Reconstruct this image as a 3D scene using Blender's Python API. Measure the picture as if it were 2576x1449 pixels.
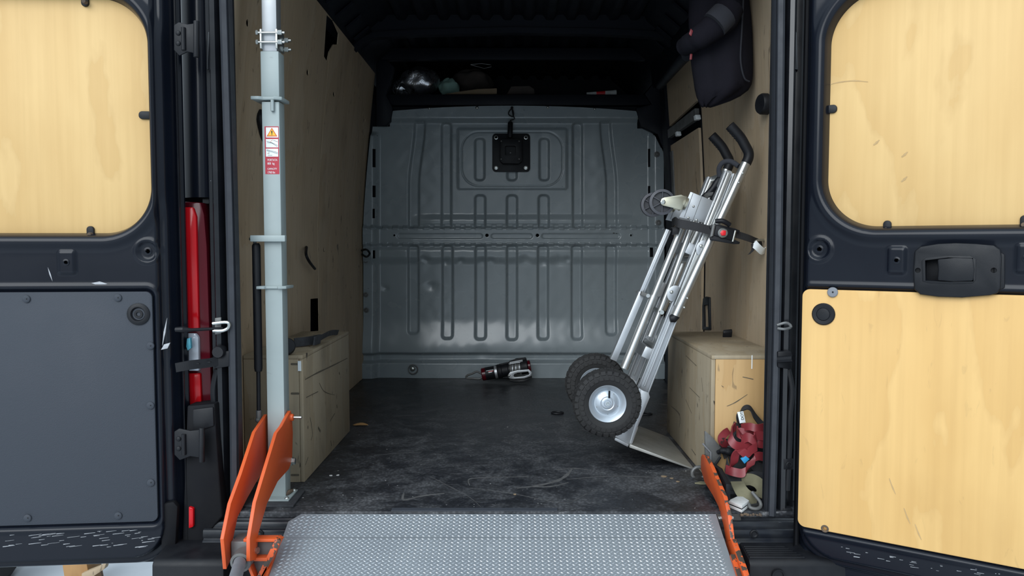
import bpy, bmesh, math, random
import numpy as np
from mathutils import Vector, Matrix
random.seed(7); np.random.seed(7)
S = bpy.context.scene; COL = S.collection
for o in list(bpy.data.objects): bpy.data.objects.remove(o)

# ---------------------------------------------------------------- camera, light, exposure
F = 1900.0; PITCH = math.atan(104.5 / F); CAMZ = 0.78
cam = bpy.data.cameras.new('camera'); camo = bpy.data.objects.new('camera', cam); COL.objects.link(camo)
camo.location = (0, 0, CAMZ); camo.rotation_euler = (math.pi / 2 - PITCH, 0, 0)
cam.sensor_width = 36; cam.lens = 36 * F / 2576; cam.shift_x = -2 / 2576; cam.clip_start = .05
S.camera = camo
S.view_settings.view_transform = 'Standard'; S.view_settings.look = 'None'
S.view_settings.gamma = 1; S.view_settings.use_curve_mapping = False
S.view_settings.exposure = 0.75
W = bpy.data.worlds.new('World'); S.world = W; W.use_nodes = True
wt = W.node_tree; wb = wt.nodes['Background']               # standard overcast sky: horizon one third of the zenith
_g = wt.nodes.new('ShaderNodeTexCoord'); _s = wt.nodes.new('ShaderNodeSeparateXYZ'); _r = wt.nodes.new('ShaderNodeMapRange')
wt.links.new(_g.outputs['Generated'], _s.inputs[0]); wt.links.new(_s.outputs[2], _r.inputs[0])
_r.inputs[1].default_value = 0; _r.inputs[2].default_value = 1; _r.inputs[3].default_value = .35; _r.inputs[4].default_value = 1.05
wb.inputs[0].default_value = (.76, .89, 1.0, 1); wt.links.new(_r.outputs[0], wb.inputs[1])
# daylight from the open side behind the camera, where the van's rear faces
sun = bpy.data.lights.new('daylight_offscreen', 'SUN'); suno = bpy.data.objects.new('daylight_offscreen', sun); COL.objects.link(suno)
sun.energy = 1.55; sun.angle = math.radians(46); sun.color = (.93, .97, 1)
suno.rotation_euler = (math.radians(62), 0, math.radians(-23))

# ---------------------------------------------------------------- helpers
cp_, sp_ = math.cos(PITCH), math.sin(PITCH)
def ray(px, py):
    u = (px - 1290) / F; v = -(py - 724.5) / F
    return Vector((u, cp_ + v * sp_, -sp_ + v * cp_))
CAM = Vector((0, 0, CAMZ))
def PY(px, py, Y): r = ray(px, py); return CAM + r * (Y / r.y)      # real point at depth Y
def PZ(px, py, z): r = ray(px, py); return CAM + r * ((z - CAMZ) / r.z)
def PX(px, py, x): r = ray(px, py); return CAM + r * (x / r.x)

ORG = {}
def props(o, label=None, cat=None, group=None, kind=None):
    if label: o['label'] = label
    if cat: o['category'] = cat
    if group: o['group'] = group
    if kind: o['kind'] = kind
    return o
def thing(name, loc, label, cat, group=None):
    o = bpy.data.objects.new(name, None); COL.objects.link(o); o.location = loc; o.empty_display_size = .05
    ORG[o.name] = Vector(loc); return props(o, label, cat, group)
def V(*a): return Vector(a)
def perp(d):
    d = d.normalized(); a = V(0, 0, 1) if abs(d.z) < .9 else V(1, 0, 0)
    x = d.cross(a).normalized(); return x, d.cross(x).normalized()

class MB:
    def __init__(s): s.v = []; s.f = []
    def add(s, vs, fs):
        n = len(s.v); s.v += [tuple(p) for p in vs]; s.f += [tuple(i + n for i in f) for f in fs]; return s
    def box(s, lo, hi):
        x0, y0, z0 = lo; x1, y1, z1 = hi
        return s.add([(x0,y0,z0),(x1,y0,z0),(x1,y1,z0),(x0,y1,z0),(x0,y0,z1),(x1,y0,z1),(x1,y1,z1),(x0,y1,z1)],
                     [(3,2,1,0),(4,5,6,7),(0,1,5,4),(1,2,6,5),(2,3,7,6),(3,0,4,7)])
    def obox(s, c, ax, ay, az):
        c = Vector(c); P = []
        for k in (-1, 1):
            for i, j in ((-1,-1),(1,-1),(1,1),(-1,1)): P.append(c + ax*i + ay*j + az*k)
        return s.add(P, [(3,2,1,0),(4,5,6,7),(0,1,5,4),(1,2,6,5),(2,3,7,6),(3,0,4,7)])
    def prism(s, poly, ext):
        n = len(poly); poly = [Vector(p) for p in poly]; ext = Vector(ext)
        return s.add(poly + [p + ext for p in poly],
                     [tuple(range(n))[::-1], tuple(range(n, 2*n))] + [(i, (i+1) % n, n+(i+1) % n, n+i) for i in range(n)])
    def tube(s, pts, r, seg=12, caps=True):
        pts = [Vector(p) for p in pts]; n = len(pts); R = r if isinstance(r, (list, tuple)) else [r]*n
        rings = []; x = None
        for i, p in enumerate(pts):
            d = (pts[min(i+1, n-1)] - pts[max(i-1, 0)]).normalized()
            if x is None: x, y = perp(d)
            else:
                x = (x - d*x.dot(d)).normalized(); y = d.cross(x)
            rings.append([p + (x*math.cos(2*math.pi*k/seg) + y*math.sin(2*math.pi*k/seg))*R[i] for k in range(seg)])
        vs = [q for g in rings for q in g]; fs = []
        for i in range(n-1):
            for k in range(seg): fs.append((i*seg+k, i*seg+(k+1) % seg, (i+1)*seg+(k+1) % seg, (i+1)*seg+k))
        if caps: fs += [tuple(range(seg))[::-1], tuple(range((n-1)*seg, n*seg))]
        return s.add(vs, fs)
    def lathe(s, o, d, prof, seg=32, caps=True):          # prof: (radius, along d)
        o = Vector(o); d = Vector(d).normalized(); x, y = perp(d); vs = []; fs = []
        for r, h in prof:
            for k in range(seg):
                a = 2*math.pi*k/seg; vs.append(o + d*h + (x*math.cos(a) + y*math.sin(a))*r)
        for i in range(len(prof)-1):
            for k in range(seg): fs.append((i*seg+k, i*seg+(k+1) % seg, (i+1)*seg+(k+1) % seg, (i+1)*seg+k))
        if caps: fs += [tuple(range(seg))[::-1], tuple(range((len(prof)-1)*seg, len(prof)*seg))]
        return s.add(vs, fs)
    def disc(s, c, d, r, h, seg=24, bev=.25):  # button with a soft rim, proud along d
        return s.lathe(c, d, [(r, -h*.5), (r, h*(1-bev)), (r*(1-bev*.5), h), (r*.15, h)], seg)
    def dome(s, c, d, r, h=None, seg=14):
        h = h or r*.6
        return s.lathe(c, d, [(r, -h*.4)] + [(r*math.cos(a), h*math.sin(a)) for a in (0, .4, .8, 1.15, 1.45)], seg)
    def sphere(s, c, r, seg=16):
        return s.lathe(c, V(0,0,1), [(max(r*math.sin(a), 1e-4), -r*math.cos(a)) for a in np.linspace(0, math.pi, seg//2+1)], seg)
    def ribbon(s, pts, wid, width, th=.003, sub=8):
        pts = smooth([Vector(p) for p in pts], sub); n = len(pts)
        ws = [Vector(w) for w in wid] if isinstance(wid, list) else [Vector(wid)]*2
        vs = []; fs = []
        for i, p in enumerate(pts):
            t = i/(n-1)*(len(ws)-1); k = min(int(t), len(ws)-2); w = ws[k].lerp(ws[k+1], t-k)
            d = (pts[min(i+1, n-1)] - pts[max(i-1, 0)]).normalized()
            w = (w - d*w.dot(d)*.6).normalized()*width/2; nn = d.cross(w).normalized()*th/2
            vs += [p-w-nn, p+w-nn, p+w+nn, p-w+nn]
        for i in range(n-1):
            a = 4*i
            for k in range(4): fs.append((a+k, a+(k+1) % 4, a+4+(k+1) % 4, a+4+k))
        fs += [(0,1,2,3), (4*n-1, 4*n-2, 4*n-3, 4*n-4)]
        return s.add(vs, fs)
    def build(s, name, mat, parent=None, bevel=0, smooth=False, seg=2, **kw):
        if parent is not None: org = ORG[parent.name]
        else:
            a = np.array(s.v); org = Vector(((a[:,0].min()+a[:,0].max())/2, (a[:,1].min()+a[:,1].max())/2, a[:,2].min()))
        me = bpy.data.meshes.new(name); me.from_pydata([(p[0]-org.x, p[1]-org.y, p[2]-org.z) for p in s.v], [], s.f)
        bm = bmesh.new(); bm.from_mesh(me); bmesh.ops.recalc_face_normals(bm, faces=bm.faces)
        if bevel:
            es = [e for e in bm.edges if len(e.link_faces) == 2 and e.calc_face_angle(0) > .6]
            bmesh.ops.bevel(bm, geom=es, offset=bevel, segments=seg, affect='EDGES', profile=.5, clamp_overlap=True)
        bm.to_mesh(me); bm.free()
        me.materials.append(mat)
        if smooth or bevel:
            me.polygons.foreach_set('use_smooth', [True]*len(me.polygons))
            me.set_sharp_from_angle(angle=math.radians(38))
        o = bpy.data.objects.new(name, me); COL.objects.link(o)
        if parent is not None: o.parent = parent; ORG[o.name] = org
        else: o.location = org; ORG[o.name] = org
        return props(o, **kw)
def smooth(pts, sub):
    if sub <= 1 or len(pts) < 3: return pts
    out = []; n = len(pts)
    for i in range(n-1):
        p0, p1, p2, p3 = pts[max(i-1, 0)], pts[i], pts[i+1], pts[min(i+2, n-1)]
        for k in range(sub):
            t = k/sub
            out.append(.5*((2*p1) + (p2-p0)*t + (2*p0-5*p1+4*p2-p3)*t*t + (3*p1-p0-3*p2+p3)*t**3))
    out.append(pts[-1]); return out
def rrect(cx, cz, hx, hz, r, n=5):             # rounded rectangle outline, 2-D
    o = []
    for sx, sz, a0 in ((1,1,0), (-1,1,90), (-1,-1,180), (1,-1,270)):
        for k in range(n+1):
            a = math.radians(a0 + 90*k/n); o.append((cx+sx*(hx-r)+r*math.cos(a), cz+sz*(hz-r)+r*math.sin(a)))
    return o
def text(body, name, origin, ux, uy, size, mat, parent, th=.0006, align='LEFT', sx=1.):
    cu = bpy.data.curves.new('t', 'FONT'); cu.body = body; cu.size = size; cu.extrude = th; cu.align_x = align
    ob = bpy.data.objects.new('t', cu); COL.objects.link(ob)
    me = bpy.data.meshes.new_from_object(ob.evaluated_get(bpy.context.evaluated_depsgraph_get()))
    bpy.data.objects.remove(ob); bpy.data.curves.remove(cu)
    ux = Vector(ux).normalized(); uy = Vector(uy).normalized(); un = ux.cross(uy); m = MB()
    m.add([Vector(origin) + ux*v.co.x*sx + uy*v.co.y + un*v.co.z for v in me.vertices], [tuple(p.vertices) for p in me.polygons])
    bpy.data.meshes.remove(me)
    return m.build(name, mat, parent)
def decal(pts, nrm, wid, name, mat, parent, sub=4):     # a smear lying on a surface, tapered at both ends
    pts = smooth([Vector(p) for p in pts], sub); n = len(pts); nrm = Vector(nrm); a = []; b = []
    for i, p in enumerate(pts):
        d = (pts[min(i+1, n-1)] - pts[max(i-1, 0)]).normalized(); k = nrm.cross(d).normalized()
        w = wid*.32*(.25+.75*math.sin(math.pi*(i+.3)/(n-.4))*(.75+.25*math.sin(i*1.7))); a.append(p+k*w); b.append(p-k*w)
    m = MB(); vs = []
    for i in range(n): vs += [a[i], b[i], a[i]+nrm*.0006, b[i]+nrm*.0006]
    fs = []
    for i in range(n-1):
        q = 4*i; fs += [(q+2,q+3,q+7,q+6), (q,q+2,q+6,q+4), (q+1,q+5,q+7,q+3)]
    return m.add(vs, fs).build(name, mat, parent)
def grid_mesh(name, P, keep, mat, parent=None, **kw):   # P: (n,m,3) array, keep: (n-1,m-1) mask
    n, m = P.shape[:2]; org = ORG[parent.name] if parent is not None else Vector((0, 0, 0))
    idx = np.arange(n*m).reshape(n, m)
    q = np.stack([idx[:-1,:-1], idx[:-1,1:], idx[1:,1:], idx[1:,:-1]], -1)[keep]
    used, inv = np.unique(q, return_inverse=True); inv = inv.reshape(q.shape)
    vs = P.reshape(-1, 3)[used] - np.array(org)
    me = bpy.data.meshes.new(name); me.from_pydata(vs.tolist(), [], inv.tolist()); me.materials.append(mat)
    me.polygons.foreach_set('use_smooth', [True]*len(me.polygons)); me.update()
    o = bpy.data.objects.new(name, me); COL.objects.link(o)
    if parent is not None: o.parent = parent
    ORG[o.name] = org; return props(o, **kw)
def ss(e0, e1, x):
    t = np.clip((x-e0)/(e1-e0), 0, 1); return t*t*(3-2*t)
def sdr(u, v, u0, u1, v0, v1, r):              # signed distance to a rounded rectangle
    qx = np.abs(u-(u0+u1)/2)-(u1-u0)/2+r; qy = np.abs(v-(v0+v1)/2)-(v1-v0)/2+r
    return np.minimum(np.maximum(qx, qy), 0) + np.hypot(np.maximum(qx, 0), np.maximum(qy, 0)) - r
def vnoise(u, v, seed=0):
    r = np.random.RandomState(seed); out = np.zeros_like(u)
    for k in range(14):
        a, b, p = r.uniform(-1, 1), r.uniform(-1, 1), r.uniform(0, 6.28); out += np.sin(a*u + b*v + p)
    return out/14
def cut(obj, cutter):                          # saw real openings through a part
    org = ORG[obj.name]; me = bpy.data.meshes.new('c'); me.from_pydata([(p[0]-org.x, p[1]-org.y, p[2]-org.z) for p in cutter.v], [], cutter.f)
    bm = bmesh.new(); bm.from_mesh(me); bmesh.ops.recalc_face_normals(bm, faces=bm.faces); bm.to_mesh(me); bm.free()
    a = bpy.data.objects.new('a', obj.data); b = bpy.data.objects.new('b', me); COL.objects.link(a); COL.objects.link(b)
    md = a.modifiers.new('x', 'BOOLEAN'); md.object = b; md.operation = 'DIFFERENCE'; md.solver = 'EXACT'
    new = bpy.data.meshes.new_from_object(a.evaluated_get(bpy.context.evaluated_depsgraph_get())); new.name = obj.data.name
    bpy.data.objects.remove(a); bpy.data.objects.remove(b); bpy.data.meshes.remove(me)
    if len(new.polygons) > 3: obj.data = new
    else: print('CUT FAILED', obj.name)
def bore(c, d, r, name, mat, par, depth=.02):  # rim and wall of a drilled hole
    return MB().lathe(c, d, [(r*1.9, .0003), (r*1.1, .0009), (r, .0003), (r, -depth)], 18, False).build(name, M[mat], par, smooth=True)
# ---------------------------------------------------------------- materials
def nt(name):
    m = bpy.data.materials.new(name); m.use_nodes = True; t = m.node_tree; return m, t, t.nodes['Principled BSDF']
def N(t, kind, **kw):
    n = t.nodes.new(kind)
    for k, v in kw.items():
        if k in n.inputs: n.inputs[k].default_value = v
        else: setattr(n, k, v)
    return n
def coords(t, stretch=(1,1,1), rot=(0,0,0)):
    tc = N(t, 'ShaderNodeTexCoord'); mp = N(t, 'ShaderNodeMapping'); mp.inputs['Scale'].default_value = stretch
    mp.inputs['Rotation'].default_value = rot
    t.links.new(tc.outputs['Object'], mp.inputs[0]); return mp.outputs[0]
def noise(t, scale, stretch=(1,1,1), detail=4, rough=.55, rot=(0,0,0), dist=0):
    n = N(t, 'ShaderNodeTexNoise', Scale=scale, Detail=detail, Roughness=rough, Distortion=dist)
    t.links.new(coords(t, stretch, rot), n.inputs['Vector']); return n.outputs['Fac']
def rng(t, x, a, b, c=0., d=1.):
    n = N(t, 'ShaderNodeMapRange'); n.clamp = True
    for i, v in zip((1,2,3,4), (a,b,c,d)): n.inputs[i].default_value = v
    t.links.new(x, n.inputs[0]); return n.outputs[0]
def mix(t, f, a, b):
    n = N(t, 'ShaderNodeMix', data_type='RGBA')
    for sock, v in ((n.inputs[0], f), (n.inputs[6], a), (n.inputs[7], b)):
        if isinstance(v, (tuple, list)): sock.default_value = (*v[:3], 1)
        elif isinstance(v, (int, float)): sock.default_value = v
        else: t.links.new(v, sock)
    return n.outputs[2]
def mth(t, op, a, b=None):
    n = N(t, 'ShaderNodeMath', operation=op)
    for i, v in enumerate((a, b)):
        if v is None: continue
        if isinstance(v, (int, float)): n.inputs[i].default_value = v
        else: t.links.new(v, n.inputs[i])
    return n.outputs[0]
def bump(t, b, h, strength, dist=.002):
    n = N(t, 'ShaderNodeBump', Strength=strength, Distance=dist); t.links.new(h, n.inputs['Height'])
    t.links.new(n.outputs[0], b.inputs['Normal'])
def pm(name, c1, c2=None, scale=9, rough=.5, metal=0, bmp=0, bscale=150, stretch=(1,1,1), specks=(), coat=0, sheen=0, r2=None, spec=.5):
    m, t, b = nt(name); c2 = c2 or tuple(x*.8 for x in c1)
    n = noise(t, scale, stretch); c = mix(t, rng(t, n, .35, .65), c1, c2)
    for col, lo, hi, sc, st in specks: c = mix(t, rng(t, noise(t, sc, st, 5), lo, hi), c, col)
    t.links.new(c, b.inputs['Base Color']); b.inputs['Metallic'].default_value = metal
    t.links.new(rng(t, n, .3, .7, rough, r2 if r2 else min(1, rough*1.25)), b.inputs['Roughness'])
    b.inputs['Coat Weight'].default_value = coat; b.inputs['Coat Roughness'].default_value = .12
    b.inputs['Sheen Weight'].default_value = sheen; b.inputs['Specular IOR Level'].default_value = spec
    if bmp: bump(t, b, noise(t, bscale, (1,1,1), 3), bmp)
    return m
def ply(name, c, dark, seed, grime=.3, line=.5):
    m, t, b = nt(name)
    tc = N(t, 'ShaderNodeTexCoord'); mp = N(t, 'ShaderNodeMapping'); mp.inputs['Location'].default_value = (seed, seed*.7, seed*.3)
    t.links.new(tc.outputs['Object'], mp.inputs[0])
    def ns(scale, st, det=4, dist=0):
        q = N(t, 'ShaderNodeMapping'); q.inputs['Scale'].default_value = st; t.links.new(mp.outputs[0], q.inputs[0])
        n = N(t, 'ShaderNodeTexNoise', Scale=scale, Detail=det, Distortion=dist); t.links.new(q.outputs[0], n.inputs['Vector']); return n.outputs['Fac']
    big = ns(1.9, (1, 1, .34), 6, .25)                             # rotary-cut figure: contour lines of a tall noise
    k = mth(t, 'FRACT', mth(t, 'MULTIPLY', big, 8.))
    edge = rng(t, k, .0, .10, 1, 0)
    col = mix(t, rng(t, k, 0, 1), c, (c[0]*.90, c[1]*.86, c[2]*.80))
    col = mix(t, mth(t, 'MULTIPLY', edge, .34*line), col, dark)
    fine = ns(60, (1, 1, .03), 3); col = mix(t, mth(t, 'MULTIPLY', rng(t, fine, .4, .75), .22), col, dark)
    blot = ns(5, (1, 1, .6), 5); col = mix(t, mth(t, 'MULTIPLY', rng(t, blot, .5, .85), grime), col, tuple(x*.6 for x in dark))
    scr = ns(34, (1, 1, .30), 4, 1.2); col = mix(t, mth(t, 'MULTIPLY', rng(t, scr, .66, .71), min(1, max(0, grime-.12)*2.4)), col, (.05, .042, .035))
    t.links.new(col, b.inputs['Base Color']); b.inputs['Roughness'].default_value = .55
    b.inputs['Specular IOR Level'].default_value = .3; bump(t, b, fine, .12, .001); return m
WHITE_CHIP = ((.55, .57, .6), .745, .76, 34, (.35, 1, 3))
M = {}
M['paint'] = pm('black_paint', (.0045, .0062, .011), (.006, .008, .0135), 3, .2, 0, 0, coat=.06, spec=.22, specks=(((.42, .45, .5), .775, .785, 40, (.6, 1, 1)),))
M['paint_scuffed'] = pm('scuffed_black_paint', (.010, .012, .017), (.022, .024, .027), 14, .3, spec=.4, specks=((WHITE_CHIP[0], .72, .74, 30, (.3, 1, 2.6)),))
M['body'] = pm('dark_body_primer', (.006, .007, .0095), (.011, .012, .0145), 12, .17, coat=.1, spec=.4, specks=(((.4, .42, .45), .77, .78, 60, (1, 1, .6)),))
M['rubber'] = pm('seal_rubber', (.024, .028, .036), (.019, .022, .029), 20, .55, bmp=.05)
M['black'] = pm('black_plastic', (.0065, .0072, .0095), (.009, .010, .0125), 30, .45, spec=.28, bmp=.08, bscale=400)
M['abs'] = pm('charcoal_grained_plastic', (.028, .034, .046), (.032, .039, .051), 4, .62, bmp=.35, bscale=420, specks=(((.12, .13, .14), .78, .80, 18, (1, 1, 2)),))
M['matte'] = pm('matte_black', (.006, .0065, .0085), (.009, .0095, .011), 18, .6, spec=.14)
M['spoke'] = pm('castor_grey', (.06, .062, .072), (.045, .046, .055), 20, .45)
M['ceil'] = pm('roof_lining_navy', (.0050, .0066, .0115), (.0045, .0060, .0105), 6, .5, spec=.22)
M['bulk'] = pm('grey_bulkhead_paint', (.258, .300, .318), (.225, .265, .286), 2.5, .24, 0, 0, coat=.3, specks=(((.03, .03, .032), .735, .75, 22, (.5, 1, 1.6)), ((.5, .52, .54), .77, .78, 50, (1, 1, 1))))
M['ply_door'] = ply('birch_plywood_doors', (.70, .475, .21), (.47, .285, .105), 1.3, .10, .8)
M['ply_door2'] = ply('birch_plywood_lower_door', (.69, .445, .175), (.46, .265, .09), 7.7, .16, .8)
M['ply_wall'] = ply('worn_plywood_lining', (.50, .395, .275), (.26, .20, .135), 3.1, .32, .3)
M['ply_wall2'] = ply('grimy_plywood_lining', (.50, .395, .275), (.26, .20, .135), 5.1, .45, .3)
M['ply_box'] = ply('worn_shaded_plywood_box', (.375, .315, .225), (.18, .15, .11), 4.4, .75, .3)  # grimy worn ply, its base colour also darkened to match the boxes' shade
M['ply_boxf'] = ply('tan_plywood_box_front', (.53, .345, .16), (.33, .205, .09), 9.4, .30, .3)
M['wood'] = ply('raw_timber', (.42, .24, .10), (.22, .11, .04), 2.2, .4, .8)
M['mast'] = pm('pale_green_grey_paint', (.33, .385, .38), (.29, .34, .34), 5, .42, specks=(((.20, .22, .22), .70, .80, 20, (1, 1, 2)), ((.22, .10, .04), .79, .80, 40, (1, 1, 1))))
M['orange'] = pm('orange_paint', (.66, .105, .022), (.58, .085, .02), 6, .42, specks=(((.10, .035, .02), .775, .785, 60, (1, 1, .5)),))
M['zinc'] = pm('zinc_bolt', (.55, .57, .55), (.42, .44, .42), 40, .3, .9)
M['yzinc'] = pm('yellow_zinc_bracket', (.50, .46, .34), (.44, .44, .36), 14, .32, .75)
M['alu'] = pm('brushed_aluminium', (.50, .52, .54), (.42, .44, .46), 6, .38, .75, .05, 80, (1, 1, 1), specks=(((.25, .25, .25), .72, .78, 30, (1, 1, 3)),))
M['tubealu'] = pm('polished_aluminium_tube', (.56, .57, .56), (.46, .47, .46), 8, .30, .85)
M['toe'] = pm('worn_toe_plate', (.42, .42, .40), (.30, .295, .27), 9, .38, .65, specks=(((.62, .62, .6), .70, .73, 40, (2, .4, 1)),))
M['tread'] = pm('aluminium_tread_plate', (.30, .33, .355), (.24, .265, .29), 5, .38, .5, specks=(((.7, .74, .78), .70, .78, 3, (1, 1, 1)),))
M['lug'] = pm('worn_tread_lug', (.52, .555, .585), (.40, .43, .46), 12, .30, .6)
M['tyre'] = pm('dusty_tyre_rubber', (.010, .010, .011), (.020, .020, .020), 10, .7, bmp=.1)
M['rim'] = pm('painted_steel_rim', (.50, .55, .60), (.44, .49, .54), 10, .28, .5)
M['castor'] = pm('castor_plastic', (.022, .023, .028), (.035, .036, .04), 20, .5)
M['scrape'] = pm('bare_scrape', (.30, .31, .33), (.42, .43, .45), 60, .5)
M['dust'] = pm('dust_smear', (.11, .11, .11), (.06, .06, .062), 30, .8)
M['soot'] = pm('dark_scuff', (.085, .072, .052), (.14, .118, .085), 40, .8)
M['red'] = pm('red_label', (.44, .018, .04), (.40, .015, .035), 20, .45)
M['white'] = pm('white_print', (.82, .86, .87), (.76, .82, .84), 20, .5)
M['yellow'] = pm('yellow_print', (.86, .50, .04), (.84, .46, .03), 20, .5)
M['oprint'] = pm('orange_print', (.72, .16, .03), None, 20, .5)
M['ink'] = pm('black_print', (.02, .018, .015), None, 20, .5)
M['redlens'] = pm('red_lens', (.52, .005, .010), (.45, .004, .008), 4, .14, coat=.1, spec=.3)
M['darklens'] = pm('dark_red_lens', (.085, .004, .010), (.065, .003, .007), 4, .16, coat=.05, spec=.25)
M['clearlens'] = pm('clear_lens', (.42, .46, .52), (.5, .53, .58), 20, .12, coat=.6)
M['strapred'] = pm('red_rubber_strap', (.235, .028, .036), (.17, .022, .028), 12, .42, bmp=.08)
M['webk'] = pm('khaki_webbing', (.20, .185, .115), (.14, .13, .08), 14, .8, bmp=.35, bscale=260)
M['webb'] = pm('black_webbing', (.012, .012, .014), (.022, .022, .024), 16, .7, bmp=.3, bscale=300)
M['webg'] = pm('ribbed_dark_webbing', (.045, .048, .055), (.03, .032, .036), 30, .75, bmp=.35, bscale=250)
M['cloth'] = pm('dark_fleece', (.011, .011, .015), (.014, .013, .018), 7, .95, spec=.08, bmp=.5, bscale=90)
M['cuff'] = pm('grey_cuff', (.028, .03, .038), (.022, .023, .03), 7, .9, bmp=.3)
M['foil'] = pm('crinkled_foil', (.80, .81, .84), (.60, .61, .65), 24, .25, .95, bmp=1., bscale=110)
M['mint'] = pm('mint_cloth', (.32, .50, .42), (.25, .42, .36), 8, .9, bmp=.3)
M['brown'] = pm('brown_cloth', (.085, .065, .055), (.06, .05, .045), 8, .95, bmp=.3)
M['card'] = pm('cardboard', (.26, .19, .12), (.22, .16, .10), 6, .8)
M['leaf'] = pm('dry_leaf', (.46, .26, .10), (.36, .19, .07), 30, .7)
M['blue'] = pm('blue_plastic', (.03, .30, .60), None, 10, .4)
M['teal'] = pm('teal_sticker', (.10, .40, .50), (.07, .32, .42), 60, .6)
M['foam'] = pm('white_foam', (.70, .71, .70), (.56, .56, .54), 30, .8, bmp=.2)
M['redb'] = pm('red_button', (.80, .02, .03), None, 10, .35)
M['dirt'] = pm('rust_and_grit', (.16, .11, .07), (.07, .055, .045), 40, .9, bmp=.6)
M['steel'] = pm('dirty_grey_steel', (.17, .175, .175), (.12, .12, .115), 14, .5, .4, .1)
M['greypipe'] = pm('grey_pipe_paint', (.20, .215, .235), (.17, .18, .2), 14, .5)
def floor_mat():
    m, t, b = nt('black_phenolic_floor')
    big = noise(t, 1.6, (1, 1, 1), 5, .6, (0, 0, 0), .6); dust = noise(t, 7, (1, 1, 1), 8, .72, (0, 0, 0), .5)
    c = mix(t, rng(t, big, .3, .7), (.018, .020, .025), (.032, .034, .040))
    c = mix(t, mth(t, 'MULTIPLY', rng(t, dust, .43, .76), .9), c, (.158, .163, .172))
    for a, sc, lo in ((.25, 4, .69), (-.9, 5, .70), (1.2, 4, .695), (2.3, 6, .70), (.7, 3, .69)):
        s_ = noise(t, sc, (1, 30, 1), 4, .6, (0, 0, a), 1.2); c = mix(t, mth(t, 'MULTIPLY', rng(t, s_, lo, lo+.025), .6), c, (.25, .25, .255))
    sp = noise(t, 75, (1, 1, 1), 2); c = mix(t, rng(t, sp, .745, .76), c, (.55, .55, .53))
    vo = N(t, 'ShaderNodeTexVoronoi', Scale=105.); t.links.new(coords(t), vo.inputs['Vector'])
    c = mix(t, mth(t, 'MULTIPLY', rng(t, vo.outputs['Distance'], .25, .6), .55), c, (.0075, .008, .0095))
    t.links.new(c, b.inputs['Base Color']); t.links.new(rng(t, dust, .35, .7, .32, .6), b.inputs['Roughness'])
    b.inputs['Specular IOR Level'].default_value = .4
    bump(t, b, vo.outputs['Distance'], .5, .0012); return m
M['floor'] = floor_mat()
def chip_mat():
    m, t, b = nt('chipped_orange_paint')
    g = N(t, 'ShaderNodeNewGeometry'); sx = N(t, 'ShaderNodeSeparateXYZ'); t.links.new(g.outputs['True Normal'], sx.inputs[0])
    edge = rng(t, mth(t, 'ABSOLUTE', sx.outputs[0]), .5, .9, 1, 0)          # paint is knocked off the cut edges of the plate
    n1 = noise(t, 38, (1, 1, 1), 3); n2 = noise(t, 70, (1, 1, 1), 3)
    c = mix(t, rng(t, noise(t, 8), .35, .65), (.66, .105, .022), (.56, .085, .02))
    c = mix(t, mth(t, 'MULTIPLY', edge, rng(t, n1, .47, .50)), c, (.060, .045, .035))
    c = mix(t, rng(t, n2, .70, .72), c, (.25, .16, .13))
    t.links.new(c, b.inputs['Base Color']); b.inputs['Roughness'].default_value = .45; return m
M['chipped'] = chip_mat()
M['ground'] = pm('pale_concrete', (.52, .565, .61), (.46, .50, .54), 3, .45, bmp=.05)

# ================================================================ SETTING
st = dict(kind='structure')
MB().box((-14, -10, -.66), (14, 16, -.62)).build('ground', M['ground'], None, label='pale grey workshop floor under the van', **st)
# ---- load floor
YB = 4.489
fl = MB().box((-.885, 2.186, -.018), (.885, 4.50, 0)).build('floor', M['floor'], None, .001, label='black scuffed phenolic plywood load floor', **st)
for pts, w in (([(1182,1222),(1180,1206),(1215,1202),(1330,1199)],.012), ([(1300,1228),(1350,1222),(1400,1210),(1425,1196),(1440,1178)],.03), ([(1330,1224),(1385,1224),(1430,1214)],.02),
               ([(1400,1182),(1440,1178),(1480,1182)],.014), ([(1425,1206),(1500,1200),(1580,1198),(1660,1202)],.008), ([(1016,1240),(1016,1258),(1060,1248),(1118,1241)],.022), ([(920,1180),(912,1196),(922,1226)],.003),
               ([(1180,1228),(1280,1240),(1390,1262),(1440,1265)],.003), ([(1500,1232),(1470,1246),(1430,1268)],.003), ([(1085,1200),(1120,1218),(1180,1250),(1210,1276)],.003), ([(880,1108),(920,1112)],.004), ([(940,1146),(1000,1140),(1060,1138)],.003), ([(1000,1046),(1070,1044)],.004)):
    decal([PZ(x, y, .0002) for x, y in pts], (0,0,1), w, 'scuff_mark', M['dust'], fl)
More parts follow.
